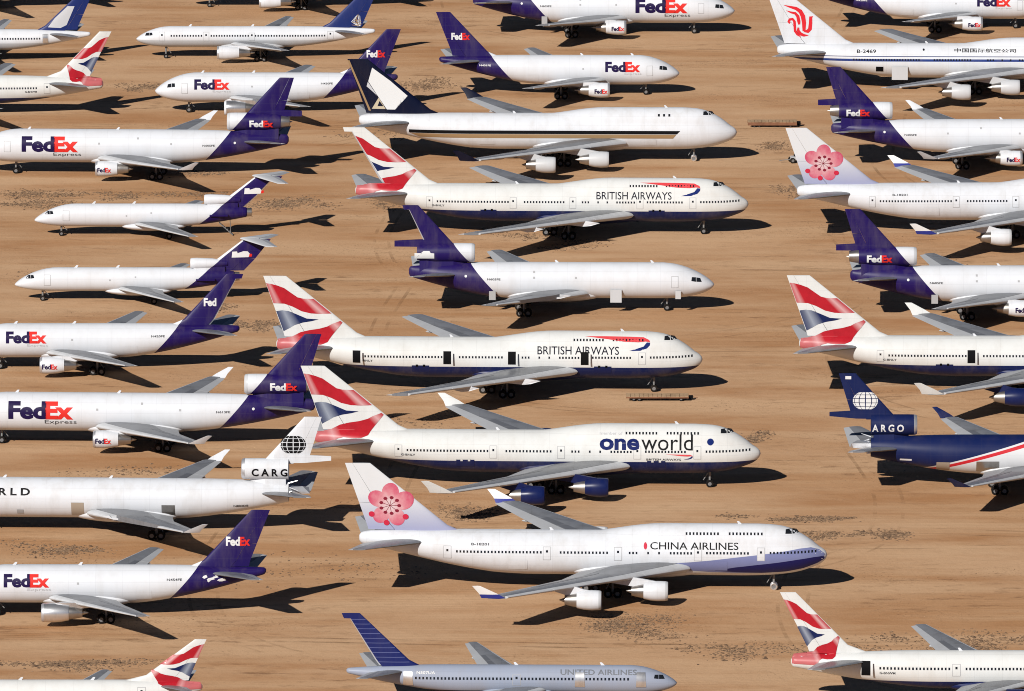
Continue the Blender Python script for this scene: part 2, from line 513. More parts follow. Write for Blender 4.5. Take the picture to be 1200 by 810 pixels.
def foil(secs, s0, s1, c0, c1, tc, sgn=1, vertical=False, nc=7, lift=0.0, top=None):
    """closed piece of a wing, fin or tailplane between two spans and two chord fractions. secs: (span, xle, chord, z)"""
    ss = [a[0] for a in secs]
    spans = [s0] + [s for s in ss if s0 + 1e-3 < s < s1 - 1e-3] + [s1]
    cs = [c0 + (c1 - c0) * (i / (nc - 1))**(1.7 if c0 < 0.001 else 1.0) for i in range(nc)]
    V, F = [], []
    for s in spans:
        xl, ch = np.interp(s, ss, [a[1] for a in secs]), np.interp(s, ss, [a[2] for a in secs])
        off = 0.0 if vertical else np.interp(s, ss, [a[3] for a in secs])
        up, lo = [], []
        for c in cs:
            th = naca(c) * tc * ch + 0.004
            cam_ = 0 if vertical else 0.055 * c * (1 - c) * ch - (c - 0.4) * 0.035 * ch
            up.append((xl + c * ch, off + cam_ + th + lift))
            lo.append((xl + c * ch, off + cam_ - th + lift if top is None else off + cam_ + th + lift - top))
        for x, h in up + lo[::-1]:
            V.append((x, h, s) if vertical else (x, sgn * s, h))
    m = 2 * nc
    for k in range(len(spans) - 1):
        for i in range(m):
            j = (i + 1) % m
            F.append((k * m + i, k * m + j, (k + 1) * m + j, (k + 1) * m + i))
    F.append(tuple(range(m))[::-1])
    F.append(tuple(range((len(spans) - 1) * m, len(spans) * m)))
    return V, F, 35


def ellipsoid(cx, cy, cz, rx, ry, rz, n=12, m=8):
    V, F = [], []
    for k in range(m + 1):
        a = math.pi * k / m
        for i in range(n):
            t = 2 * math.pi * i / n
            V.append((cx - rx * math.cos(a), cy + ry * max(math.sin(a), 0.02) * math.cos(t), cz + rz * max(math.sin(a), 0.02) * math.sin(t)))
    for k in range(m):
        for i in range(n):
            j = (i + 1) % n
            F.append((k * n + i, k * n + j, (k + 1) * n + j, (k + 1) * n + i))
    return V, F, 60


# ------------------------------------------------------------------ decals laid on curved surfaces
TEXT = {}


def text2d(body, bold):
    k = (body, bold)
    if k in TEXT:
        return TEXT[k]
    cu = bpy.data.curves.new('lettering', 'FONT')
    cu.body = body
    cu.offset = bold
    cu.resolution_u = 3
    o = bpy.data.objects.new('lettering', cu)
    COL.objects.link(o)
    dg = bpy.context.evaluated_depsgraph_get()
    me = o.evaluated_get(dg).to_mesh()
    v = np.array([(a.co.x, a.co.y) for a in me.vertices])
    f = [tuple(p.vertices) for p in me.polygons]
    o.evaluated_get(dg).to_mesh_clear()
    bpy.data.objects.remove(o)
    bpy.data.curves.remove(cu)
    v -= v.min(axis=0)
    v /= v.max(axis=0)
    TEXT[k] = (v, f)
    return TEXT[k]


class Aircraft:
    pass


def lay(ac, name, geo, mat, surf, parent, eps=0.03, dx=1.2, dz=0.3, side=None, clip=None, fx=None, kind=None):
    """geo: flat (verts, faces) in (x, z); cut to a fine grid and laid on surf(x, z) -> half width"""
    bm = bmesh.new()
    vs = [bm.verts.new((x, 0, z)) for x, z in geo[0]]
    for f in geo[1]:
        try:
            bm.faces.new([vs[i] for i in f])
        except ValueError:
            pass
    bmesh.ops.triangulate(bm, faces=[f for f in bm.faces if len(f.verts) > 4])
    xs = [v.co.x for v in bm.verts]
    zs = [v.co.z for v in bm.verts]
    for lo, hi, st, no in ((min(xs), max(xs), dx, (1, 0, 0)), (min(zs), max(zs), dz, (0, 0, 1))):
        p = math.floor(lo / st) * st + st
        while p < hi - 1e-4:
            bmesh.ops.bisect_plane(bm, geom=bm.verts[:] + bm.edges[:] + bm.faces[:], plane_co=Vector(no) * p, plane_no=no, dist=1e-4)
            p += st
    sd = side if side is not None else ac.side
    for v in bm.verts:
        x, z = v.co.x, v.co.z
        if clip:
            x, z = clip(x, z)
        v.co = (x, sd * (surf(x, z) + eps), z)
    me = bpy.data.meshes.new(name)
    bm.to_mesh(me)
    bm.free()
    me.shade_smooth()
    me.set_sharp_from_angle(angle=R(50))
    o = link(name, me, parent, mat)
    if kind:
        o['kind'] = kind
    return o


def words(ac, name, body, mat, x0, x1, z0, z1, surf, parent, bold=0.0, eps=0.035):
    """lettering that reads from x0 to x1 (in the reading direction) between heights z0 and z1"""
    v, f = text2d(body, bold)
    g = [(x0 + (x1 - x0) * a, z0 + (z1 - z0) * b) for a, b in v]
    return lay(ac, name, (g, f), mat, surf, parent, eps)


def poly(ac, name, pts, mat, surf, parent, eps=0.03, **kw):
    return lay(ac, name, (pts, [tuple(range(len(pts)))]), mat, surf, parent, eps, **kw)


def polys(ac, name, loops, mat, surf, parent, eps=0.03, **kw):
    v, f = [], []
    for lp in loops:
        f.append(tuple(range(len(v), len(v) + len(lp))))
        v += lp
    return lay(ac, name, (v, f), mat, surf, parent, eps, **kw)


def disc(cx, cz, rx, rz=None, n=18, rot=0.0):
    rz = rx if rz is None else rz
    out = []
    for i in range(n):
        t = 2 * math.pi * i / n
        a, b = rx * math.cos(t), rz * math.sin(t)
        out.append((cx + a * math.cos(rot) - b * math.sin(rot), cz + a * math.sin(rot) + b * math.cos(rot)))
    return out


def stroke(pts, ws):
    """outline of a brush stroke through pts with half widths ws"""
    a, b = [], []
    for i, p in enumerate(pts):
        q0, q1 = pts[max(i - 1, 0)], pts[min(i + 1, len(pts) - 1)]
        dx, dz = q1[0] - q0[0], q1[1] - q0[1]
        n = math.hypot(dx, dz) or 1
        a.append((p[0] - dz / n * ws[i], p[1] + dx / n * ws[i]))
        b.append((p[0] + dz / n * ws[i], p[1] - dx / n * ws[i]))
    v = a + b
    m = len(pts)
    return v, [(i, i + 1, m + i + 1, m + i) for i in range(m - 1)]


# ------------------------------------------------------------------ shared parts
def wheel_mesh(r, w):
    key = ('wheel', r, w)
    if key in MESH:
        return MESH[key]
    prof = [(-w * 0.30, 0.02), (-w * 0.30, r * 0.52), (-w * 0.5, r * 0.60), (-w * 0.5, r * 0.86), (-w * 0.36, r), (w * 0.36, r), (w * 0.5, r * 0.86),
            (w * 0.5, r * 0.60), (w * 0.30, r * 0.52), (w * 0.30, 0.02)]
    V, F = lathe(prof, (0, 0, 0), 18)
    V = [(y, x, z) for x, y, z in V]
    me = mesh('wheel', V, F, True, 30)
    me.materials.append(rubber)
    me.materials.append(rimm)
    for p in me.polygons:
        rr = max(math.hypot(me.vertices[i].co.x, me.vertices[i].co.z) for i in p.vertices)
        p.material_index = 1 if rr < r * 0.55 else 0
    MESH[key] = me
    return me


def gear(root, name, x, y, ztop, trucks, r=0.62, gap=1.1, axle=0.55, cover=False):
    V, F = [], []
    tube((x, y, r + 0.1), (x, y, ztop), 0.15, 0.2, V, F, 8)
    tube((x, y, ztop - 0.2), (x + 1.0, y, r + 0.5), 0.07, 0.07, V, F, 6)
    if trucks == 2:
        tube((x - gap / 2 - 0.1, y, r), (x + gap / 2 + 0.1, y, r), 0.13, 0.13, V, F, 8)
    for k in range(trucks):
        xx = x + (k - (trucks - 1) / 2) * gap * 1.25
        tube((xx, y - axle, r), (xx, y + axle, r), 0.09, 0.09, V, F, 6)
    g = part(name, V, F, strutm, root)
    me = wheel_mesh(r, 0.44)
    for k in range(trucks):
        xx = x + (k - (trucks - 1) / 2) * gap * 1.25
        for s in (-1, 1):
            w = link('wheel', me, g)
            w.location = (xx, y + s * axle, r)
            if cover:
                w.material_slots[0].link = 'OBJECT'
                w.material_slots[0].material = foilm
    return g


def engine(ac, root, s, y, x, z, r, ln, cowl, lip, title=None, core=True):
    yy = s * y
    prof = [(0.0, r * 0.86), (-0.03, r * 0.90), (0.06, r * 0.945), (0.35, r * 0.99), (0.4 * ln, r * 1.02), (0.7 * ln, r * 0.96), (ln, r * 0.80), (ln, r * 0.72), (0.8 * ln, r * 0.70)]
    e = part('engine', *lathe(prof, (x, yy, z)), cowl, root, True, 35)
    part('inlet_lip', *lathe([(0.34, r * 1.0), (0.04, r * 0.955), (-0.06, r * 0.90), (-0.02, r * 0.85), (0.25, r * 0.81), (0.9, r * 0.80)], (x, yy, z)), lip, e, True, 60)
    part('fan', *lathe([(0.35, 0.02), (0.6, r * 0.22), (0.75, r * 0.26), (0.8, r * 0.82)], (x, yy, z), 20), black, e)
    if core:
        part('exhaust_nozzle', *lathe([(0.78 * ln, r * 0.74), (ln, r * 0.72), (1.2 * ln, r * 0.64), (1.50 * ln, r * 0.48), (1.49 * ln, r * 0.38), (1.3 * ln, r * 0.32)], (x, yy, z)), steel, e)
        part('exhaust_cone', *lathe([(1.2 * ln, r * 0.32), (1.48 * ln, r * 0.27), (1.72 * ln, r * 0.04)], (x, yy, z), 16), steel, e)
    pylon(ac, e, y, s, x, z, r, ln, cowl)
    if title:
        xa, xb = (x + 0.35, x + ln * 0.72) if ac.rd > 0 else (x + ln * 0.72, x + 0.35)
        sf = lambda X, Z: y + math.sqrt(max((r * 1.0)**2 - (Z - z)**2, 0.01))
        m = xa + (xb - xa) * 0.58
        words(ac, 'engine_lettering', 'Fed', purple_ink, xa, m, z - 0.45, z + 0.4, sf, e, 0.035, 0.03)
        words(ac, 'engine_lettering', 'Ex', red_ink, m, xb, z - 0.45, z + 0.4, sf, e, 0.035, 0.03)
    return e


def pylon(ac, parent, y, s, x, z, r, ln, mat):
    ss = [a[0] for a in ac.spec['wing']]
    xle = float(np.interp(y, ss, [a[1] for a in ac.spec['wing']]))
    ch = float(np.interp(y, ss, [a[2] for a in ac.spec['wing']]))
    zw = float(np.interp(y, ss, [a[3] for a in ac.spec['wing']]))
    zt = zw + 0.010 * ch
    pr = [(x + 0.35 * ln, z + r * 0.95), (x + 0.7 * ln, z + r * 1.1), (xle + 0.25, zt + 0.12), (xle + 0.12 * ch, zt + 0.05), (xle + 0.55 * ch, zw - 0.25),
          (x + 1.35 * ln, z + r * 0.45), (x + 0.9 * ln, z + r * 0.55)]
    V, F = [], []
    for t in (-1, 1):
        for a, b in pr:
            V.append((a, s * y + t * (0.20 if a > x + 0.5 * ln else 0.08), b))
    n = len(pr)
    F.append(tuple(range(n)))
    F.append(tuple(range(n, 2 * n))[::-1])
    for i in range(n):
        j = (i + 1) % n
        F.append((i, n + i, n + j, j))
    return part('pylon', V, F, mat, parent, False)


# ------------------------------------------------------------------ building one aircraft
SIZE = 0.988       # the fleet measures a little short of the drawings


def build(name, typ, loc, deg, label, group, body=white, finm=None, cowl=None, lip=bare, engines=True, rudder=True, winglet=True, winglet_mat=None,
          cut=None, title=None, gearup=False, cover=False, tail_exhaust=True, doors=True, wset=None, slats=True, wingroot=True, deco=None, open_doors=(),
          detail=True, roll=0.0):
    ac = Aircraft()
    spec = TYPES[typ]
    ac.spec, ac.typ = spec, typ
    root = empty(name, (loc[0], loc[1], 0), R(deg))
    root.scale = (SIZE, SIZE, SIZE)
    tag(root, label, 'airplane', group)
    ac.root = root
    ac.side = 1 if 90 < deg < 270 else -1            # side of the fuselage the titles are on
    ac.rd = -1 if ac.side > 0 else 1                 # reading direction along x
    finm, cowl = finm or body, cowl or body
    W = dict(wing_set)
    W.update(wset or {})
    ac.body = body
    fus = link('fuselage', cached((typ, cut, 'fuselage'), lambda: fuselage_geo(spec, cut)), root, body)
    ac.fus = fus
    S = lambda x, z: hw(spec, x, z)
    ac.S = S
    ac.SF = lambda x, z: max(hw(spec, x, z), finhalf(spec, x, z))
    if cut:
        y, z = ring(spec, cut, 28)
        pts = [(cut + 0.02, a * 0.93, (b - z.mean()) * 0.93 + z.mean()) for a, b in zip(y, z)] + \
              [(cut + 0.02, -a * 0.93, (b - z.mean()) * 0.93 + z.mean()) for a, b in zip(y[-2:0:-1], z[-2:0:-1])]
        part('tail_shade_cap', pts, [tuple(range(len(pts)))], black, fus, False)  # flat black cap stands in for the shade inside the cut fuselage
    # wing-to-body fairing
    x0, x1, ry, zc, rz = spec['fair']
    part('wing_fairing', *ellipsoid((x0 + x1) / 2, 0, zc - 0.25, (x1 - x0) / 2, ry + 0.66, rz * 1.18, 28, 18)[:2], body, fus, True, 80)
    # wings
    wg = spec['wing']
    s0, sk, s1 = wg[0][0], wg[1][0], wg[-1][0]
    for s in (-1, 1):
        w = link('wing', cached((typ, s, 'wing'), lambda: foil(wg, s0, s1, 0.115, 0.70, 0.115, s, nc=8)), root, W['box'])
        nsl = 4
        for k in range(nsl):
            if not slats and k in (1, 2) and s == ac.side:
                continue
            a, b = s0 + 0.4 + (s1 - s0 - 0.4) * k / nsl, s0 + 0.4 + (s1 - s0 - 0.4) * (k + 1) / nsl
            link('slat', cached((typ, s, k, 'slat'), lambda: foil(wg, a + 0.04, b - 0.04, 0.0, 0.108, 0.115, s, nc=5)), w, W['slat'])
        sf = sk + (s1 - sk) * 0.55
        for nm, a, b in (('flap', s0 + 0.3, sk), ('flap', sk, sf), ('aileron', sf, s1 - 0.25)):
            link(nm, cached((typ, s, a, nm), lambda: foil(wg, a + 0.05, b - 0.05, 0.706, 1.0, 0.115, s, nc=5)), w, W['flap'])
        for k in range(3):
            a, b = sk * 0.9 + (sf - sk * 0.9) * k / 3, sk * 0.9 + (sf - sk * 0.9) * (k + 1) / 3
            link('spoiler', cached((typ, s, k, 'spoiler'), lambda: foil(wg, a + 0.06, b - 0.06, 0.53, 0.69, 0.115, s, nc=4, lift=0.025, top=0.05)), w, W['spoiler'])
        for yf in spec['fan']:
            xl, ch, zz = (float(np.interp(yf, [q[0] for q in wg], [q[i] for q in wg])) for i in (1, 2, 3))
            link('flap_fairing', cached((typ, s, yf, 'flap_fairing'), lambda: ellipsoid(xl + 0.74 * ch, s * yf, zz - 0.045 * ch - 0.12, 0.29 * ch, 0.2, 0.30)), w, W['flap'])
        if spec.get('winglet') and winglet:
            h, sweep, _ = spec['winglet']
            xl, ch, zz = wg[-1][1], wg[-1][2], wg[-1][3]
            dy = 0.75 if typ == 'jumbo' else 1.3
            hh = h
            V, F = [], []
            for (ax, c_, yy, zq, th) in ((xl + 0.35, ch * 0.85, s1 - 0.02, zz - 0.05, 0.13), (xl + 0.35 + sweep * 0.5, ch * 0.62, s1 + dy * 0.45, zz + hh * 0.38, 0.09), (xl + 0.35 + sweep * 1.4, ch * 0.28, s1 + dy, zz + hh, 0.05)):
                for cx, t in ((0, 0), (0.3, 1), (1, 0.1), (0.3, -1)):
                    V.append((ax + cx * c_, s * (yy + t * th), zq - t * th * 0.4))
            for k in range(2):
                for i in range(4):
                    j = (i + 1) % 4
                    F.append((k * 4 + i, k * 4 + j, k * 4 + 4 + j, k * 4 + 4 + i))
            F += [(3, 2, 1, 0), (8, 9, 10, 11)]
            wl = part('winglet', V, F, winglet_mat or body, w, True, 30)
            ac.winglets = getattr(ac, 'winglets', []) + [wl]
        for k, (ey, ex, ez, er, el) in enumerate(spec['eng']):
            if engines is True or (engines == 'near' and s == ac.side):
                engine(ac, root, s, ey, ex, ez, er, el, cowl, lip, title if s == ac.side else None)
            else:
                pylon(ac, root, ey, s, ex + 1.6, ez + 0.55, er * 0.8, el * 0.8, white)
        # tailplane
        sg = spec['stab']
        tp = link('tailplane', cached((typ, s, 'tailplane'), lambda: foil(sg, sg[0][0], sg[1][0], 0.0, 0.70, 0.09, s, nc=7)), root, W['box'] if typ != 'b727' else greywhite)
        link('elevator', cached((typ, s, 'elevator'), lambda: foil(sg, sg[0][0] + 0.2, sg[1][0] - 0.1, 0.706, 1.0, 0.09, s, nc=4)), tp, W['flap'])
        # landing gear
        for gx, gy, tr, zt in spec['main']:
            if gy == 0 and s > 0:
                continue
            gear(root, 'main_gear', gx, s * gy, zt, tr, 0.62 if typ not in ('b727', 'b737', 'b757') else 0.52)
    gx, zt = spec['nose']
    gear(root, 'nose_gear', gx, 0, zt + 0.3, 1, 0.56 if typ not in ('b727', 'b737', 'b757') else 0.44, axle=0.38, cover=cover)
    # fin and rudder
    fs = [(a[0], a[1], a[2] - a[1], 0) for a in spec['fin']]
    zf0, zf1 = fs[0][0], fs[-1][0]
    fin = link('fin', cached((typ, 'fin'), lambda: foil(fs, zf0, zf1, 0.0, 0.70, 0.095, 1, True, 9)), root, finm)
    ac.fin = fin
    zm = zf0 + (zf1 - zf0) * 0.42
    zlow = spec['quad'][0] - 0.1
    for a, b in ((zlow, zm), (zm, zf1)):
        if rudder or (rudder is None and b == zf1 and False):
            link('rudder', cached((typ, a, 'rudder'), lambda: foil(fs, a + 0.04, b - 0.0, 0.706, 1.0, 0.095, 1, True, 5)), fin, finm)
    if not rudder:
        link('rudder_hinge', cached((typ, 'rudder_hinge'), lambda: foil(fs, zlow, zf1 - 0.6, 0.70, 0.735, 0.03, 1, True, 3)), fin, bare)
        link('fin_tip', cached((typ, 'fin_tip'), lambda: foil(fs, zf1 - 0.75, zf1, 0.70, 1.02, 0.095, 1, True, 4)), fin, finm)
    # tail engine of the three-engined types
    if spec.get('tail_eng'):
        nx, nz, nr = spec['tail_eng']
        nl = (cut + 0.0 - nx) if cut else 9.6
        end = 1.0 if cut else 0.82
        nac = part('tail_engine', *lathe([(0.0, nr * 0.86), (0.1, nr * 0.93), (0.5, nr * 0.985), (1.6, nr), (nl * 0.7, nr), (nl, nr * end), (nl, nr * end * 0.9), (nl - 0.3, nr * 0.6), (nl - 0.3, 0.03)], (nx, 0, nz), 32), finm, root, True, 40)
        ac.nac = nac
        ac.N = lambda x, z: math.sqrt(max(nr * nr - (z - nz)**2, 0.04)) + 0.01
        part('inlet_lip', *lathe([(0.45, nr * 0.99), (0.1, nr * 0.95), (-0.06, nr * 0.88), (0.0, nr * 0.83), (0.5, nr * 0.8)], (nx, 0, nz), 32), greywhite if not cut else bare, nac, True, 60)
        part('fan', *lathe([(0.5, 0.03), (0.52, nr * 0.82)], (nx, 0, nz), 20), black, nac)
        if tail_exhaust and not cut:
            part('exhaust_nozzle', *lathe([(nl - 0.4, nr * 0.72), (nl + 0.4, nr * 0.70), (nl + 1.6, nr * 0.55), (nl + 1.62, nr * 0.45), (nl + 1.2, nr * 0.4)], (nx, 0, nz), 28), steel, nac)
            part('exhaust_cone', *lathe([(nl + 0.6, nr * 0.32), (nl + 2.1, 0.04)], (nx, 0, nz), 14), steel, nac)
        # saddle between nacelle and fuselage
        xe = nx + nl - 0.4
        V, F = [], []
        for xx, hwid in ((nx + 1.2, 0.25), (nx + 3.5, 1.0), (xe, 0.9)):
            zt_ = spec['st'][-1][1]
            zlo = max(pchip([q[0] for q in spec['st']], [q[1] for q in spec['st']], min(xx, spec['L'])) - 0.9, 6.2)
            V += [(xx, -hwid, zlo), (xx, hwid, zlo), (xx, hwid * 0.8, nz - nr * 0.55), (xx, -hwid * 0.8, nz - nr * 0.55)]
        for k in range(2):
            for i in range(4):
                j = (i + 1) % 4
                F.append((k * 4 + i, k * 4 + j, k * 4 + 4 + j, k * 4 + 4 + i))
        F += [(3, 2, 1, 0), (8, 9, 10, 11)]
        part('nacelle_saddle', V, F, finm, nac, False)
        # lower rudder hung over the exhaust
        q = spec['q']
        V, F = [], []
        for xx, t, za, zb_ in ((51.0 - q, 0.35, 10.7, 12.0), (55.5 - q, 0.28, 10.75, 11.95), (59.6 - q, 0.08, 10.75 if not cut else 11.1, 11.75)):
            V += [(xx, -t, za), (xx, t, za), (xx, t * 0.8, zb_), (xx, -t * 0.8, zb_)]
        for k in range(2):
            for i in range(4):
                j = (i + 1) % 4
                F.append((k * 4 + i, k * 4 + j, k * 4 + 4 + j, k * 4 + 4 + i))
        F += [(3, 2, 1, 0), (8, 9, 10, 11)]
        part('lower_rudder', V, F, finm, fin, False)
    # cockpit glazing on both sides
    for s in (-1, 1):
        for c in spec['cock']:
            poly(ac, 'cockpit_window', c, glassm, S, root, 0.03, side=s, dz=0.2, dx=0.4)
    # cabin windows in rows (each about two pixels)
    loops = []
    hh, ww = 0.34, 0.25
    for a, b, z in spec.get('win', []) + (spec.get('upwin', []) if ac.typ == 'jumbo' else []):
        if not ac.__dict__.get('nowin') and detail:
            n = max(int(round((a - b) / 0.508)), 0) + 1
            for k in range(n):
                x = b + (a - b) * k / max(n - 1, 1)
                loops.append([(x - ww / 2, z - hh / 2), (x + ww / 2, z - hh / 2), (x + ww / 2, z + hh / 2), (x - ww / 2, z + hh / 2)])
    ac.winloops = loops
    if loops and body is not None and not (deco and getattr(deco, 'freighter', False)):
        polys(ac, 'cabin_windows', loops, glassm, S, fus, 0.028, dx=50, dz=50, kind='stuff')
    # doors
    for k, (dxx, z0, z1) in enumerate(spec['doors'] if doors else []):
        if k in open_doors:
            d = poly(ac, 'doorway_shade_panel', [(dxx - 0.62, z0), (dxx + 0.62, z0), (dxx + 0.62, z1 + 0.1), (dxx - 0.62, z1 + 0.1)], black, S, fus, 0.05)  # black panel on the skin, painted shade of the cabin inside
            poly(ac, 'door', [(dxx + 0.66 * ac.rd, z0 + 0.1), (dxx + 0.95 * ac.rd, z0 + 0.1), (dxx + 0.95 * ac.rd, z1), (dxx + 0.66 * ac.rd, z1)], body, S, fus, 0.5)
        else:
            fr = 0.07
            o = [(dxx - 0.58, z0), (dxx + 0.58, z0), (dxx + 0.58, z1), (dxx - 0.58, z1)]
            i_ = [(dxx - 0.58 + fr, z0 + fr), (dxx + 0.58 - fr, z0 + fr), (dxx + 0.58 - fr, z1 - fr), (dxx - 0.58 + fr, z1 - fr)]
            d = poly(ac, 'door', i_, body, S, fus, 0.03)
            lay(ac, 'door_seal', (o + i_, [(0, 1, 5, 4), (1, 2, 6, 5), (2, 3, 7, 6), (3, 0, 4, 7)]), seal, S, d, 0.02)
            if spec.get('win'):
                zm_ = (z0 + z1) / 2 + 0.3
                poly(ac, 'door_window', [(dxx - 0.15, zm_ - 0.15), (dxx + 0.15, zm_ - 0.15), (dxx + 0.15, zm_ + 0.18), (dxx - 0.15, zm_ + 0.18)], glassm, S, d, 0.045)
    # blade antennas
    for xa in spec['ant']:
        y, z = ring(spec, xa)
        zz = z[0] - 0.05
        if 'up' in spec and xa > 34:
            zz = 8.7
        V = [(xa, -0.05, zz), (xa + 0.55, -0.05, zz), (xa + 0.75, -0.02, zz + 0.45), (xa + 0.45, -0.02, zz + 0.45),
             (xa, 0.05, zz), (xa + 0.55, 0.05, zz), (xa + 0.75, 0.02, zz + 0.45), (xa + 0.45, 0.02, zz + 0.45)]
        part('antenna', V, [(0, 1, 2, 3), (7, 6, 5, 4), (0, 4, 5, 1), (1, 5, 6, 2), (2, 6, 7, 3), (3, 7, 4, 0)], white, fus, False)
    if roll:
        root.rotation_euler = (R(roll), 0, R(deg))
    if deco:
        deco(ac)
    return ac


# ------------------------------------------------------------------ liveries
def rng(ac, a, b):
    return (a, b) if ac.rd > 0 else (b, a)


def quad_clip(ac, umax=0.992):
    zb, zt, lb, tb, lt, tt = ac.spec['quad']

    def clip(x, z):
        v = (z - zb) / (zt - zb)
        if v >= 0:
            v = min(v, 0.998)
            le, te = lb + (lt - lb) * v, tb + (tt - tb) * v
            return min(max(x, le + 0.012 * (te - le)), le + (te - le) * umax), zb + v * (zt - zb)
        return min(x, ac.spec['L'] - 0.12), z
    return clip


def quv(ac, u, v):
    zb, zt, lb, tb, lt, tt = ac.spec['quad']
    le, te = lb + (lt - lb) * v, tb + (tt - tb) * v
    return (le + (te - le) * u, zb + (zt - zb) * v)


FLAG = {
    'upper': [(1.05, 0.879), (0.837, 0.869), (0.664, 0.845), (0.499, 0.803), (0.415, 0.721), (0.355, 0.652), (0.249, 0.63), (0.02, 0.624), (0.02, 0.514), (0.02, 0.383),
              (0.227, 0.38), (0.383, 0.387), (0.518, 0.421), (0.631, 0.497), (0.764, 0.542), (1.02, 0.545)],
    'blue': [(1.0, 0.414), (0.872, 0.431), (0.764, 0.421), (0.651, 0.369), (0.528, 0.3), (0.342, 0.29), (0.477, 0.259), (0.641, 0.232), (0.791, 0.187), (0.888, 0.135), (1.0, 0.075)],
    'lower': [(0.02, 0.263), (0.195, 0.218), (0.313, 0.173), (0.462, 0.135), (0.609, 0.111), (0.757, 0.073), (0.898, 0.0), (1.01, -0.03), (1.118, -0.045), (1.135, -0.134),
              (1.132, -0.203), (0.996, -0.212), (0.926, -0.175), (0.863, -0.127), (0.788, -0.103), (0.698, -0.113), (0.584, -0.106), (0.478, -0.065), (0.306, 0.066), (0.02, 0.235)],
}


def flag_tail(ac, umax=0.992, low=True):
    q = ac.spec['quad']
    red = flag_paint('flag_red_' + ac.typ, (0.40, 0.012, 0.022), (0.62, 0.42, 0.42), q, [(0.0, 0.1), (0.06, 0.15), (0.17, 0.75), (0.30, 0.0), (0.80, 0.0), (0.90, 0.55), (0.97, 0.25)])
    blu = flag_paint('flag_blue_' + ac.typ, (0.006, 0.014, 0.075), (0.42, 0.46, 0.52), q, [(0.0, 0.3), (0.30, 0.15), (0.42, 0.0), (0.68, 0.0), (0.85, 0.6), (0.92, 0.25), (1.0, 0.05)])
    cl = quad_clip(ac, umax)
    dx = 0.45
    for nm, m in (('upper', red), ('blue', blu), ('lower', red)):
        p = []
        for u, v in FLAG[nm]:
            x, z = quv(ac, min(u, 1.0), v)
            if u > 1 and v < 0:                # the lower band runs on to the end of the tail cone
                x += (u - 1) / 0.13 * max(ac.spec['L'] - 0.14 - x, 0)
            p.append((x, z))
        poly(ac, 'flag_band', p, m, ac.SF, ac.fin, 0.03 if nm != 'lower' else 0.055, clip=cl, dx=dx, dz=0.4 if nm != 'lower' else 0.1)


def ribbon(ac, x0, x1, z0, z1, parent):
    """red and blue ribbon: thin tail at x0, hook at x1 (reading direction)"""
    f = lambda a, b: (x0 + (x1 - x0) * a, z0 + (z1 - z0) * b)
    rd_ = [f(*p) for p in ((0, 0.99), (0.3, 1.0), (0.7, 0.98), (0.9, 0.95), (0.985, 0.78), (1.0, 0.62), (0.93, 0.68), (0.82, 0.62), (0.6, 0.66), (0.35, 0.82))]
    bl = [f(*p) for p in ((1.0, 0.60), (0.995, 0.42), (0.95, 0.2), (0.85, 0.03), (0.68, 0.02), (0.8, 0.18), (0.9, 0.34), (0.93, 0.52), (0.95, 0.62))]
    poly(ac, 'ribbon_red', rd_, paint('ribbon_red', (0.60, 0.05, 0.06), dirt=0.15, dirtcol=(0.5, 0.3, 0.3)), ac.S, parent, 0.024)
    poly(ac, 'ribbon_blue', bl, flag_blue_ink, ac.S, parent, 0.024)


def fed(ac, x0, x1, z0, z1, surf, parent, c1, c2, both=True):
    a, b = rng(ac, x0, x1)
    m = a + (b - a) * 0.575
    words(ac, 'title_lettering', 'Fed', c1, a, m + (b - a) * 0.01, z0, z1, surf, parent, 0.045)
    if both:
        words(ac, 'title_lettering', 'Ex', c2, m - (b - a) * 0.005, b, z0, z1 * 0.995 + z0 * 0.005, surf, parent, 0.045)


fedex_md = paint('purple_tail_trijet', WHITE, [(1, -0.88, 39.7, PURPLE)], dirt=0.12, seams=0.09)
fedex_dc = paint('purple_tail_short_trijet', WHITE, [(1, -0.88, 33.7, PURPLE)], dirt=0.12, seams=0.09)
fedex_a3 = paint('purple_tail_twin', WHITE, [(1, -0.88, 28.9, PURPLE)], dirt=0.12, seams=0.09)
fedex_72 = paint('purple_tail_small', WHITE, [(1, -1.22, 26.1, PURPLE)], dirt=0.12, seams=0.09)


def small_reg(ac, x, z, body, w=2.2, h=0.34, mat=None):
    a, b = rng(ac, x, x + w)
    words(ac, 'registration', body, mat or grey_ink, a, b, z, z + h, ac.S, ac.fus, 0.02)


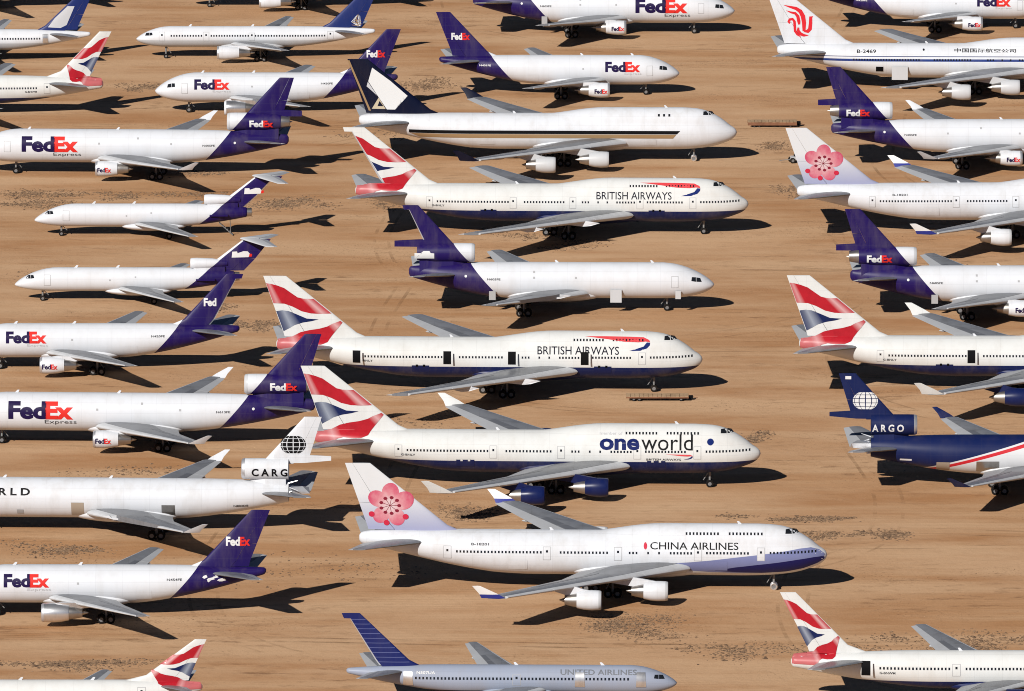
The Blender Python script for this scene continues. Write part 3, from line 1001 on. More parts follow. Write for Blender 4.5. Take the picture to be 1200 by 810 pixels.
def fedex_trijet(title=True, express=True, blot=False, reg='N605FE'):
    def deco(ac):
        q = ac.spec['q']
        if title:
            fed(ac, 9.2, 19.4, 4.45, 7.2, ac.S, ac.fus, purple_ink, red_ink)
            a, b = rng(ac, 14.9, 19.9) if ac.rd > 0 else rng(ac, 8.7, 13.7)
            words(ac, 'title_lettering', 'Express', grey_ink, a, b, 3.55, 4.35, ac.S, ac.fus, 0.0)
        if blot:
            pts = [(52.9, 9.0), (56.2, 9.0), (56.2, 9.95), (54.9, 9.95), (54.7, 10.3), (53.7, 10.3), (53.5, 9.95), (52.9, 9.9)]
            poly(ac, 'painted_out_patch', [(x - q, z) for x, z in pts], white_ink, ac.N, ac.nac, 0.03)
        else:
            fed(ac, 50.2 - q, 54.5 - q, 8.95, 10.2, ac.N, ac.nac, white_ink, red_ink)
        small_reg(ac, 41.8 - q, 5.6, reg)
        for x, z in ((23, 5.9), (36 - q, 5.9), (30, 6.8)):
            poly(ac, 'service_hatch', [(x, z), (x + 0.32, z), (x + 0.32, z + 0.32), (x, z + 0.32)], seal, ac.S, ac.fus, 0.025)
        if ac.typ == 'dc':     # hatch door swung open at the edge of the purple
            sd = ac.side
            for x0, x1, z0, z1 in ((36.6, 37.7, 2.2, 3.7),) + (((15.5, 17.4, 1.9, 4.1), (5.6, 6.5, 2.5, 3.9)) if blot else ()):
                yy = ac.S((x0 + x1) / 2, z1) + 0.12
                V, F2 = box(x0, x1, min(sd * yy, sd * (yy + 0.1)), max(sd * yy, sd * (yy + 0.1)), z0, z1)
                part('hatch_door', V, F2, greywhite if x0 < 30 else seal, ac.fus, False)
        poly(ac, 'painted_dot', disc(47.6 - q, 6.2, 0.22, n=10), white_ink, ac.S, ac.fus, 0.03)
    deco.freighter = True
    return deco


def fedex_twin(both=True, title=True, reg='N420FE', scraped=False):
    def deco(ac):
        if title:
            fed(ac, 7.4, 14.0, 4.75, 6.6, ac.S, ac.fus, purple_ink, red_ink)
            a, b = rng(ac, 10.8, 14.2) if ac.rd > 0 else rng(ac, 7.2, 10.4)
            words(ac, 'title_lettering', 'Express', pale_ink, a, b, 4.15, 4.65, ac.S, ac.fus, 0.0)
        F = lambda x, z: finhalf(ac.spec, x, z)
        fed(ac, 39.5, 43.0, 10.4, 11.75, F, ac.fin, white_ink, red_ink, both)
        small_reg(ac, 31.0 if ac.rd > 0 else 35.5, 5.7, reg, mat=grey_ink if ac.rd > 0 else white_ink)
        poly(ac, 'service_hatch', [(18, 5.2), (18.3, 5.2), (18.3, 5.5), (18, 5.5)], seal, ac.S, ac.fus, 0.025)
        if scraped:
            rnd = random.Random(3)
            for k in range(7):
                x, z = 36.6 + k * 0.42 + rnd.uniform(-.2, .2), 6.2 + rnd.uniform(-.55, .45)
                w, h = rnd.uniform(.25, .6), rnd.uniform(.12, .35)
                poly(ac, 'scraped_paint', [(x - w, z - h * .4), (x - w * .2, z - h), (x + w, z - h * .2), (x + w * .5, z + h), (x - w * .6, z + h * .5)], white_ink, ac.S, ac.fus, 0.035)
        poly(ac, 'cargo_door_outline', [(26.5, 2.9), (28.8, 2.9), (28.8, 4.3), (26.5, 4.3)], white, ac.S, ac.fus, 0.03)
    deco.freighter = True
    return deco


def fedex_small(ac):
    F = lambda x, z: finhalf(ac.spec, x, z)
    pts = [(36.6, 7.4), (39.4, 7.45), (39.8, 7.9), (39.3, 8.45), (38.6, 8.5), (38.5, 8.2), (37.6, 8.15), (37.5, 8.45), (36.7, 8.4)]
    poly(ac, 'painted_out_patch', pts, white_ink, F, ac.fin, 0.03)
    poly(ac, 'faded_letter', [(39.5, 7.5), (40.0, 7.55), (40.05, 8.0), (39.6, 8.05)], red_ink, F, ac.fin, 0.05)
    # intake of the centre engine above the fuselage
    d = part('centre_intake', *lathe([(0.9, 0.05), (0.3, 0.62), (0.0, 0.70), (-0.06, 0.80), (0.15, 0.90), (1.0, 0.95), (3.6, 0.85), (6.2, 0.5)], (29.7, 0, 6.35), 24), ac.body, ac.root, True, 60)
    V, F2 = box(30.2, 35.5, -0.6, 0.6, 5.0, 5.9)
    part('intake_saddle', V, F2, ac.body, d, False)
    for s in (-1, 1):      # bare stub where the side engines hung
        V, F2 = box(30.6, 33.8, min(s * 1.3, s * 1.98), max(s * 1.3, s * 1.98), 3.75, 3.98)
        part('engine_stub', V, F2, purple, ac.root, False)
    # tail end left open where the centre engine came out
    V, F2 = lathe([(0, 0.35), (0, 0.72), (-0.8, 0.78)], (37.9, 0, 4.15), 20)
    part('tail_pipe', V, F2, steel, ac.fus)
    if ac.label_stair:
        V, F2 = [], []
        for s in (-0.45, 0.45):
            tube((32.2, s, 2.3), (34.6, s, 0.15), 0.07, 0.07, V, F2, 6)
            tube((34.1, s, 2.9), (34.2, s, 0.6), 0.05, 0.05, V, F2, 6)
        for k in range(6):
            t = (k + 0.5) / 6
            box(32.2 + 2.4 * t - 0.14, 32.2 + 2.4 * t + 0.14, -0.45, 0.45, 2.3 - 2.15 * t - 0.03, 2.3 - 2.15 * t + 0.03, V, F2)
        part('ventral_stair', V, F2, strutm, ac.root, False)
    for x, z in ((16.0, 3.7), (20.3, 4.2)):
        poly(ac, 'service_hatch', [(x, z), (x + 0.25, z), (x + 0.25, z + 0.25), (x, z + 0.25)], seal, ac.S, ac.fus, 0.025)


fedex_small.freighter = True
ba_body = paint('cream_body_blue_belly', BABLUE, [(0, 1, 4.5, CREAM)], dirt=0.14, seams=0.09)
ba_body76 = paint('cream_body_navy_belly', BABLUE, [(0, 1, 3.35, CREAM)], dirt=0.14, seams=0.09)
ba_body73 = paint('cream_body_navy_keel', BABLUE, [(0, 1, 2.4, CREAM)], dirt=0.14, seams=0.09)
ba_cowl = paint('blue_cowling', (0.006, 0.012, 0.07), dirt=0.12, dirtcol=(0.1, 0.1, 0.14), rough=0.3)


def flag_jumbo(title=True, rib=True, umax=0.992, one=False, patches=True):
    def deco(ac):
        flag_tail(ac, umax)
        S, f = ac.S, ac.fus
        if one:
            words(ac, 'title_lettering', 'one', navy_blue, 24.7, 18.6, 6.35, 8.05, S, f, 0.035)
            words(ac, 'title_lettering', 'world', black_ink, 18.3, 10.4, 6.35, 8.7, S, f, 0.0)
            words(ac, 'title_lettering', 'member of', pale_ink, 24.7, 21.2, 8.62, 9.0, S, f, 0.0)
            words(ac, 'title_lettering', 'BRITISH AIRWAYS', black_ink, 17.5, 12.2, 4.75, 5.1, S, f, 0.01)
            ribbon(ac, 14.6, 10.4, 4.95, 5.75, f)
            poly(ac, 'alliance_disc', disc(7.7, 7.6, 0.52), flag_blue_ink, S, f, 0.03)
        elif title:
            words(ac, 'title_lettering', 'BRITISH AIRWAYS', navy_ink, 26.5, 13.4, 6.6, 7.85, S, f, 0.004)
        if rib and not one:
            ribbon(ac, 18.9, 8.4, 7.15, 9.35, f)
        # cargo doors on the belly
        for x in (16.0, 45.3):
            poly(ac, 'cargo_door', [(x - 1.4, 3.5), (x + 1.4, 3.5), (x + 1.4, 4.7), (x - 1.4, 4.7)], ba_cowl, S, f, 0.03)
            if patches:
                for dx_ in (-0.75, 0.4):
                    poly(ac, 'cargo_door_latch', [(x + dx_, 4.45), (x + dx_ + 0.35, 4.45), (x + dx_ + 0.35, 4.85), (x + dx_, 4.85)], cream if one else black, S, f, 0.05)
        small_reg(ac, 53.0, 5.2, 'G-BNLY')
    return deco


navy_blue = paint('royal_blue_lettering', (0.006, 0.014, 0.10), dirt=0.0, spec=0.1)
lav = (0.36, 0.37, 0.55)
plum_fin = paint('white_to_lilac_fin', (0.60, 0.605, 0.62), grad=(9.0, 14.0, (0.30, 0.31, 0.45)), dirt=0.03)
lilac = paint('lilac_paint', (0.17, 0.19, 0.36), dirt=0.08, dirtcol=(0.3, 0.3, 0.45))
deepblue = paint('deep_blue_paint', (0.010, 0.010, 0.08), dirt=0.0)
pink1 = paint('petal_pink', (0.72, 0.16, 0.22), dirt=0.9, dirtcol=(0.80, 0.42, 0.45))
pink2 = paint('petal_pale_pink', (0.78, 0.30, 0.35), dirt=0.9, dirtcol=(0.80, 0.55, 0.58))
bud = paint('bud_red', (0.50, 0.02, 0.05), dirt=0.0)
stam = paint('stamen_dark_red', (0.20, 0.012, 0.03), dirt=0.0)
plum_winglet = paint('white_blue_winglet', (0.03, 0.04, 0.25), [(0, 1, 6.35, (0.8, 0.8, 0.8))], dirt=0.05)


def petal_paint():
    """painted petals: pale at the heart, deepening unevenly to the rim"""
    t = NT('painted_petal')
    d = t.n('ShaderNodeVectorMath', operation='DISTANCE')
    mp = t.n('ShaderNodeMapping')
    mp.inputs['Scale'].default_value = (1, 0, 1)
    t.l(t.tc.outputs['Object'], mp.inputs[0])
    t.l(mp.outputs[0], d.inputs[0])
    d.inputs[1].default_value = (64.1, 0, 12.35)
    n = t.noise(0.75, 3, 0.6)
    r = t.math('MULTIPLY_ADD', n, 3.2, d.outputs['Value'])
    t.l(t.ramp(t.math('MULTIPLY', r, 0.2), [(0.38, (0.60, 0.46, 0.47)), (0.66, (0.58, 0.24, 0.27)), (0.98, (0.50, 0.07, 0.13))]), t.b.inputs['Base Color'])
    t.b.inputs['Specular IOR Level'].default_value = 0.2
    return t.m


petal_mat = petal_paint()


def blossom(titles):
    def deco(ac):
        F = lambda x, z: finhalf(ac.spec, x, z)
        sc = 1.0
        cx, cz = 64.1, 12.35
        petals = [(88, 1.85, 1.5), (152, 2.1, 1.4), (228, 1.9, 1.35), (300, 1.9, 1.4), (20, 2.1, 1.55)]
        for k, (a, d, r) in enumerate(petals):
            px_, pz = cx - d * math.cos(R(a)) * 1.0, cz + d * math.sin(R(a))
            poly(ac, 'petal', disc(px_, pz, r, r * 0.86, 20, -R(a) if True else 0), petal_mat, F, ac.fin, 0.022 + 0.006 * k, dx=0.5)
        poly(ac, 'petal', disc(cx, cz - 0.1, 1.25, 1.1, 16), petal_mat, F, ac.fin, 0.058, dx=0.5)
        for k in range(9):
            a = R(20 + k * 40)
            ex, ez = cx + 1.35 * math.cos(a), cz + 1.2 * math.sin(a)
            v, f = stroke([(cx, cz), (ex, ez)], [0.03, 0.045])
            lay(ac, 'stamen', (v, f), stam, F, ac.fin, 0.066, dx=0.5)
            poly(ac, 'stamen', disc(ex, ez, 0.30, 0.24, 8), stam, F, ac.fin, 0.074, dx=0.9, dz=0.9)
        for bx, bz in ((66.8, 11.0), (64.6, 9.75), (61.8, 10.7)):
            poly(ac, 'bud', disc(bx, bz, 0.45, 0.42, 10), bud, F, ac.fin, 0.078, dx=0.5)
        S, f = ac.S, ac.fus
        if titles:
            words(ac, 'title_lettering', 'CHINA AIRLINES', black_ink, 25.9, 13.0, 6.62, 7.62, S, f, 0.006)
            poly(ac, 'title_emblem', disc(26.6, 7.1, 0.26, 0.5, 12), bud, S, f, 0.03)
        # lilac sweep under the nose
        top = [(22.9, 4.55), (20.0, 4.75), (17, 5.05), (13.5, 5.5), (10.5, 5.85), (7.3, 6.25), (4.0, 6.7), (2.4, 6.75), (1.2, 6.35), (0.45, 5.75)]
        bot = [(0.12, 5.2), (0.45, 4.85), (1.4, 4.35), (3.4, 3.65), (6.0, 3.15), (9.5, 2.95), (13, 2.95), (17, 3.1), (22.9, 3.6)]
        poly(ac, 'nose_sweep', top + bot, lilac, S, f, 0.016, dx=0.5)
        top = [(16.5, 3.35), (13.5, 3.95), (10.5, 4.35), (7.5, 4.7), (4.5, 5.1), (2.0, 5.35), (0.8, 5.35), (0.12, 5.15)]
        bot = [(0.5, 4.85), (1.5, 4.35), (3.5, 3.65), (6.2, 3.18), (9.5, 3.0), (13, 3.1)]
        poly(ac, 'nose_sweep', top + bot, deepblue, S, f, 0.024, dx=0.5)
        small_reg(ac, 49.5, 7.0, 'B-18201', 2.6)
        for x in (16.0, 45.3):
            poly(ac, 'cargo_door', [(x - 1.4, 3.4), (x + 1.4, 3.4), (x + 1.4, 4.9), (x - 1.4, 4.9)], lilac if x < 20 else white, S, f, 0.035)
    return deco


navyfin = paint('navy_fin', (0.003, 0.005, 0.020), dirt=0.03, rough=0.3)


def stripe_freighter(ac):
    S, f = ac.S, ac.fus
    poly(ac, 'side_stripe', [(10.3, 6.1), (10.9, 5.5), (59.5, 5.5), (59.5, 6.1)], black_ink, S, f, 0.04, dx=1.0, dz=0.2)
    poly(ac, 'side_stripe', [(11.0, 5.44), (11.6, 4.7), (57.6, 4.7), (59.4, 5.44)], gold_ink, S, f, 0.04, dx=1.0, dz=0.2)
    F = lambda x, z: finhalf(ac.spec, x, z)
    # px in a 12x enlargement of the fin -> metres
    P = lambda a, b: (70.6 - (a - 110) * 0.0157, 18.4 - (b - 130) * 0.01565)
    cl = quad_clip(ac)
    poly(ac, 'painted_out_patch', [P(*p) for p in ((390, 215), (600, 370), (800, 545), (755, 555), (725, 585), (655, 705), (560, 705), (450, 540), (345, 375))], white_ink, F, ac.fin, 0.03, dx=0.5, clip=cl)
    poly(ac, 'painted_out_patch', [P(*p) for p in ((340, 380), (325, 435), (400, 500), (448, 545))], pale_ink, F, ac.fin, 0.03, dx=0.5, clip=cl)
    g = paint('pale_gold_paint', (0.5, 0.42, 0.30), dirt=0.0)
    lay(ac, 'tail_emblem', (lambda o, i: (o + i, [(0, 1, 4, 3), (1, 2, 5, 4), (2, 0, 3, 5)]))([P(385, 700), P(545, 700), P(465, 565)], [P(450, 668), P(520, 668), P(475, 605)]), g, F, ac.fin, 0.03, clip=cl)
    poly(ac, 'fin_edge_stripe', [P(105, 132), P(128, 132), P(375, 722), P(350, 722)], gold_ink, F, ac.fin, 0.03, dx=0.5, clip=quad_clip(ac, 0.998))
    for k in range(3):
        x = 14.0 - 0.95 * k
        poly(ac, 'upper_deck_window', [(x, 8.6), (x + 0.36, 8.6), (x + 0.36, 9.0), (x, 9.0)], glassm, S, f, 0.03)
    for x in (16.0, 45.3):
        poly(ac, 'cargo_door', [(x - 1.4, 3.4), (x + 1.4, 3.4), (x + 1.4, 4.5), (x - 1.4, 4.5)], white, S, f, 0.035)


stripe_freighter.freighter = True
ac_body = paint('white_blue_line_body', (0.62, 0.63, 0.65), [(0, 1, 5.15, WHITE), (0, 1, 5.76, (0.014, 0.04, 0.19)), (0, 1, 6.22, WHITE), (0, 1, 6.62, (0.012, 0.03, 0.13)), (0, 1, 6.76, WHITE)], dirt=0.14, seams=0.09)


def phoenix_jumbo(ac):
    F = lambda x, z: finhalf(ac.spec, x, z)
    red = paint('emblem_red', (0.62, 0.02, 0.03), dirt=0.0)
    P = lambda a, b: (68.5 - (a - 130) / 12 / 5.95, 8.75 + (590 - b) / 12 / 5.83)
    strokes = [
        ([(205, 82), (290, 105), (370, 125), (430, 165), (465, 230), (480, 320), (480, 430)], [2, 14, 22, 27, 30, 28, 20]),
        ([(480, 435), (530, 430), (560, 400), (568, 320), (570, 240), (600, 232)], [6, 26, 26, 24, 22, 3]),
        ([(240, 155), (300, 178), (360, 190), (395, 230), (410, 300), (415, 340)], [2, 12, 18, 22, 22, 14]),
        ([(405, 380), (400, 420), (430, 465), (480, 485), (540, 485)], [12, 20, 24, 18, 3]),
        ([(290, 325), (270, 305), (285, 275), (325, 268), (350, 300), (356, 370), (360, 430), (390, 475), (440, 510)], [14, 16, 18, 18, 18, 18, 17, 14, 3]),
    ]
    for pts, ws in strokes:
        v, f = stroke(pts, ws)
        lay(ac, 'tail_emblem', ([P(*p) for p in v], f), red, F, ac.fin, 0.03, dx=0.5)
    words(ac, 'registration', 'B-2469', black_ink, 53.6, 50.0, 7.3, 7.9, ac.S, ac.fus, 0.01)
    words(ac, 'title_lettering', '中国国际航空公司', black_ink, 35.2, 23.6, 7.45, 8.15, ac.S, ac.fus, 0.008)
    poly(ac, 'hatch_shade_patch', [(48.6, 3.75), (50.0, 3.75), (50.0, 4.75), (48.6, 4.75)], black, ac.S, ac.fus, 0.03)  # no hole cut: black patch paints the shade inside the hatch
    # opened hold door hanging beside the fuselage
    V, F2 = box(44.0, 47.0, 3.35, 3.47, 2.3, 4.85)
    part('hold_door', V, F2, greywhite, ac.fus, False)
    poly(ac, 'hatch_shade_patch', disc(41, 7.9, 0.2, n=8), black, ac.S, ac.fus, 0.03)  # black dot on the skin, painted shade of a small opening


def globe(ac, cx, cz, rx, rz, mat, F, parent, eps=0.03):
    loops = []
    nu, nv = 6, 5
    for j in range(nv):
        for i in range(nu):
            g = []
            u0, u1 = -90 + 180 * (i + 0.08) / nu, -90 + 180 * (i + 0.92) / nu
            v0, v1 = -62 + 124 * (j + 0.08) / nv, -62 + 124 * (j + 0.92) / nv
            for u, v in ((u0, v0), ((u0 + u1) / 2, v0), (u1, v0), (u1, v1), ((u0 + u1) / 2, v1), (u0, v1)):
                g.append((cx + rx * math.sin(R(u)) * math.cos(R(v)), cz + rz * math.sin(R(v)) / math.sin(R(62))))
            loops.append(g)
    polys(ac, 'globe_emblem', loops, mat, F, parent, eps, dx=0.6, dz=0.6)


def globe_trijet(ink, body, text, tx, dark):
    def deco(ac):
        F = lambda x, z: finhalf(ac.spec, x, z)
        cl = quad_clip(ac)
        globe(ac, 53.9 if not dark else 54.1, 13.55, 1.95, 1.35, ink, F, ac.fin)
        a, b = tx
        words(ac, 'title_lettering', text, ink, a, b, 8.9, 10.1, ac.N, ac.nac, 0.03)
        S, f = ac.S, ac.fus
        if not dark:
            words(ac, 'title_lettering', 'W O R L D', black_ink, 4.6, 14.4, 6.0, 7.05, S, f, 0.03)
            words(ac, 'winglet_lettering', 'WORLD', grey_ink, 40.0, 43.0, 6.3, 6.7, lambda x, z: 25.6, ac.winglets[1], 0.0) if False else None
            for x0, x1, z0, z1, m in ((20.6, 22.5, 2.9, 5.0, kraft), (34.2, 36.2, 3.0, 4.7, steel), (12.4, 13.4, 3.1, 3.8, seal), (6.6, 8.0, 4.2, 4.7, seal)):
                poly(ac, 'cover_panel', [(x0, z0), (x1, z0), (x1, z1), (x0, z1)], m, S, f, 0.035)
            small_reg(ac, 45.0, 4.3, 'N803DE')
        else:
            for x0, x1, z0, z1, m in ((41.2, 43.2, 2.85, 4.4, kraft), (33.6, 37.1, 2.9, 4.6, steel), (47.0, 48.8, 4.5, 4.8, white_ink)):
                poly(ac, 'cover_panel', [(x0, z0), (x1, z0), (x1, z1), (x0, z1)], m, S, f, 0.035)
            poly(ac, 'tail_flag', [(56.3, 16.9), (57.2, 16.9), (57.2, 17.4), (56.3, 17.4)], white_ink, F, ac.fin, 0.03)
        # torn skin left behind where the tail cone came off
        rnd = random.Random(5)
        V = [(53.2, -0.9, 6.0), (53.2, 0.9, 6.0), (53.2, 0.9, 7.0), (53.2, -0.9, 7.0), (56.4, -0.45, 6.1), (55.9, 0.5, 6.2), (56.2, 0.4, 6.9), (55.3, -0.4, 7.2)]
        part('torn_tail_frame', V, [(0, 1, 2, 3), (4, 5, 6, 7), (0, 1, 5, 4), (1, 2, 6, 5), (2, 3, 7, 6), (3, 0, 4, 7)], bare, ac.root, False)
        for k in range(7):
            x, z = 53.0 + rnd.random() * 0.6, 5.4 + rnd.random() * 2.4
            y = rnd.choice((-1, 1)) * (0.5 + rnd.random() * 1.0)
            V, F2 = tube((x, y, z), (x + 0.5 + rnd.random(), y + rnd.uniform(-.3, .3), z + rnd.uniform(-.5, .5)), 0.12, 0.05, [], [], 5)
            part('torn_rib', V, F2, bare, ac.root, False)
    deco.freighter = True
    return deco


wb_line = lambda k: (0.275, 1.0, 2.6 + 47.5 * 0.275 + k)
world_blue = (0.006, 0.013, 0.07)
world_dark = paint('navy_red_sweep_body', (0.60, 0.605, 0.62), [(*wb_line(-0.80), (0.52, 0.02, 0.03)), (*wb_line(-0.28), (0.60, 0.605, 0.62)), (*wb_line(0.0), world_blue)], dirt=0.03, seams=0.05)
united_body = paint('grey_body_navy_belly', (0.005, 0.008, 0.04), [(0, 1, 2.85, (0.28, 0.315, 0.40))], dirt=0.14, seams=0.09)
united_fin = paint('dark_blue_fin', (0.008, 0.014, 0.10), dirt=0.05)
cont_fin = paint('royal_blue_fin', (0.010, 0.022, 0.12), dirt=0.05)
grey_low = paint('white_body_grey_belly', (0.42, 0.43, 0.45), [(0, 1, 3.75, WHITE)], dirt=0.14, seams=0.09)


def striped_fin(ac):
    F = lambda x, z: finhalf(ac.spec, x, z)
    cl = quad_clip(ac, 0.69)
    m = paint('pale_blue_stripe', (0.10, 0.115, 0.26), dirt=0.0)
    for k in range(10):
        v = 0.05 + k * 0.092
        poly(ac, 'fin_stripe', [quv(ac, 0.03, v), quv(ac, 0.985, v), quv(ac, 0.985, v + 0.011), quv(ac, 0.03, v + 0.011)], m, F, ac.fin, 0.03, clip=cl, dx=0.5)
    words(ac, 'title_lettering', 'UNITED AIRLINES', paint('ghost_lettering', (0.15, 0.16, 0.18), dirt=0.0), 16.2, 5.6, 5.2, 5.85, ac.S, ac.fus, 0.012)
    for x in (5.0, 13.5, 37.4):
        poly(ac, 'door_cover', [(x - 0.7, 3.5), (x + 0.7, 3.5), (x + 0.6, 5.55), (x - 0.6, 5.5)], foilm, ac.S, ac.fus, 0.06)
    small_reg(ac, 33.6, 5.2, 'N507UA', 2.6, 0.36, white_ink)


def crest_fin(ac):
    F = lambda x, z: finhalf(ac.spec, x, z)
    cl = quad_clip(ac)
    poly(ac, 'faded_emblem', [quv(ac, *p) for p in ((0.12, 0.06), (0.5, 0.04), (0.62, 0.12), (0.42, 0.62), (0.10, 0.62), (0.06, 0.3))], pale_ink, F, ac.fin, 0.03, clip=cl, dx=0.5)
    poly(ac, 'door_cover', [(36.9, 3.8), (37.9, 3.8), (37.8, 5.5), (37.0, 5.5)], foilm, ac.S, ac.fus, 0.06)


def lattice_fin(ac):
    F = lambda x, z: finhalf(ac.spec, x, z)
    cx, cz = 42.0, 7.0
    for k in range(5):
        t = -0.9 + 0.45 * k
        pts = [(cx + 0.9 + 0.75 * t * 0.3, cz - 0.75), (cx + 0.3 + 0.9 * t, cz + 0.3 - 0.2 * abs(t)), (cx + 0.75 + 0.35 * t, cz + 1.6 - 0.35 * abs(t))]
        v, f = stroke(pts, [0.07, 0.09, 0.04])
        lay(ac, 'lattice_emblem', (v, f), white_ink if k != 2 else gold_ink, F, ac.fin, 0.03, dx=0.5)
    for k in range(3):
        v, f = stroke([(cx - 0.5 + 0.1 * k, cz - 0.5 + 0.5 * k), (cx + 0.5, cz - 0.65 + 0.5 * k), (cx + 1.5 - 0.15 * k, cz - 0.3 + 0.5 * k)], [0.04, 0.07, 0.04])
        lay(ac, 'lattice_emblem', (v, f), gold_ink, F, ac.fin, 0.036, dx=0.5)


def flag_twin(ac):
    flag_tail(ac)
    small_reg(ac, 39.5, 4.4, 'G-BNWM')


Aircraft.label_stair = False


# ------------------------------------------------------------------ ground
def ground_material():
    t = NT('desert_ground')
    P = t.tc.outputs['Object']
    big = t.noise(0.016, 5, 0.55, stretch=(0.55, 1.0, 1.0))
    mid = t.noise(0.075, 6, 0.62, stretch=(0.45, 1.0, 1.0))
    fine = t.noise(0.55, 7, 0.68)
    grit = t.noise(2.6, 4, 0.7)
    lanes = t.noise(0.085, 4, 0.55, stretch=(0.16, 1.0, 1.0))
    c = t.mix(t.ramp(big, [(0.36, 0.0), (0.62, 1.0)]), (0.456, 0.242, 0.116), (0.567, 0.354, 0.206))
    c = t.mix(t.math('MULTIPLY', t.ramp(mid, [(0.44, 0.0), (0.64, 1.0)]), 0.75), c, (0.398, 0.192, 0.083))
    c = t.mix(t.math('MULTIPLY', t.ramp(lanes, [(0.44, 0.0), (0.60, 1.0)]), 0.72), c, (0.601, 0.386, 0.227))
    c = t.mix(t.math('MULTIPLY', t.ramp(fine, [(0.52, 0.0), (0.74, 1.0)]), 0.22), c, (0.310, 0.161, 0.076))
    c = t.mix(t.math('MULTIPLY', t.ramp(grit, [(0.55, 0.0), (0.78, 1.0)]), 0.12), c, (0.260, 0.144, 0.073))
    streak = t.noise(0.42, 6, 0.7, stretch=(0.38, 1.0, 1.0))
    where = t.noise(0.03, 4, 0.6, stretch=(0.5, 1.0, 1.0), w=(13, 5, 0))
    sm = t.math('MULTIPLY', t.ramp(streak, [(0.54, 0.0), (0.66, 1.0)]), t.ramp(where, [(0.44, 0.0), (0.62, 0.72)]))
    c = t.mix(sm, c, (0.209, 0.107, 0.053))
    speck = t.noise(2.2, 3, 0.6, stretch=(0.8, 1.0, 1.0))
    spw = t.noise(0.055, 4, 0.6, stretch=(0.5, 1.0, 1.0), w=(71, 3, 0))
    sk = t.math('MULTIPLY', t.ramp(speck, [(0.60, 0.0), (0.68, 1.0)]), t.ramp(spw, [(0.51, 0.0), (0.64, 0.85)]))
    c = t.mix(sk, c, (0.116, 0.061, 0.032))
    # wheel tracks dragged along the rows
    mp = t.n('ShaderNodeMapping')
    mp.inputs['Scale'].default_value = (0.02, 1.0, 1.0)
    t.l(P, mp.inputs[0])
    warp = t.noise(0.03, 3, 0.5)
    wv = t.n('ShaderNodeTexWave', wave_type='BANDS', bands_direction='Y')
    wv.inputs['Scale'].default_value = 0.30
    wv.inputs['Distortion'].default_value = 9.0
    wv.inputs['Detail'].default_value = 3.0
    wv.inputs['Detail Scale'].default_value = 0.7
    t.l(mp.outputs[0], wv.inputs['Vector'])
    tr = t.math('MULTIPLY', t.ramp(wv.outputs[1], [(0.80, 0.0), (0.97, 1.0)]), t.ramp(t.noise(0.022, 3, 0.5, stretch=(1, 1, 1), w=(37, 11, 0)), [(0.45, 0.0), (0.62, 0.22)]))
    c = t.mix(tr, c, (0.278, 0.144, 0.066))
    t.l(c, t.b.inputs['Base Color'])
    t.b.inputs['Roughness'].default_value = 0.95
    t.b.inputs['Specular IOR Level'].default_value = 0.1
    b1 = t.n('ShaderNodeBump')
    b1.inputs['Strength'].default_value = 0.38
    b1.inputs['Distance'].default_value = 0.35
    h = t.math('MULTIPLY_ADD', fine, 0.7, t.math('MULTIPLY', grit, 0.22))
    h = t.math('MULTIPLY_ADD', mid, 1.2, h)
    h = t.math('MULTIPLY_ADD', tr, -0.04, h)
    h = t.math('MULTIPLY_ADD', sm, -0.3, h)
    h = t.math('MULTIPLY_ADD', sk, 0.4, h)
    t.l(h, b1.inputs['Height'])
    t.l(b1.outputs[0], t.b.inputs['Normal'])
    return t.m


G = 9000.0
gr = part('ground', [(-G, -G, 0), (G, -G, 0), (G, G, 0), (-G, G, 0)], [(0, 1, 2, 3)], ground_material(), None, False)
tag(gr, 'bare tan desert ground scored with faint wheel tracks', 'ground', None, 'structure')

# ------------------------------------------------------------------ the parked fleet
GT = 'three-engined freighters with purple tails'
G2 = 'two-engined freighters with purple tails'
G7 = 'small T-tailed freighters with purple tails'
GF = 'airliners with wavy red and blue flag tails'
GB = 'jumbo jets with a pink blossom on the tail'
GN = 'slim white twin-engined airliners at the top of the picture'
GW = 'three-engined freighters with a globe on the tail'

# left column, noses to the left
build('slim_airliner', 'b757', (-126.12, 326.82), 0, 'white airliner in the top left corner, only its wing, engine and belly in view', GN, detail=False, doors=False)
build('slim_airliner', 'b757', (-125.51, 266.20), 0, 'white airliner at left edge with faded white emblem on its blue tail', GN, grey_low, cont_fin, white, deco=crest_fin)
build('slim_airliner', 'b757', (-65.0, 327.47), 0, 'white airliner cut by the top edge, right of the top left corner one', GN, detail=False, doors=False)
build('slim_airliner', 'b757', (-71.49, 269.58), 0, 'white twin-engined airliner, complete, with gold and white lattice on blue tail', GN, grey_low, cont_fin, white, deco=lattice_fin)
build('flag_tail_twin', 'b767', (-128.63, 210.20), 0, 'cream airliner tail with red and blue flag at the left edge, upper left', GF, ba_body76, cream, ba_cowl, deco=flag_twin)
build('purple_tail_twin', 'a310', (-65.81, 212.0), 0, 'purple-tailed twin-engined freighter, tail partly hidden behind the navy fin of a jumbo', G2, fedex_a3, lip=white, slats=False,
      deco=fedex_twin(), cowl=foilm)
build('trijet_freighter', 'md', (-96.2, 151.58), -2, 'long purple-tailed trijet freighter in the upper left, nose cut by the left edge', GT, fedex_md, cowl=white, title=True, deco=fedex_trijet())


def stair_small(ac):
    ac.label_stair = True
    fedex_small(ac)


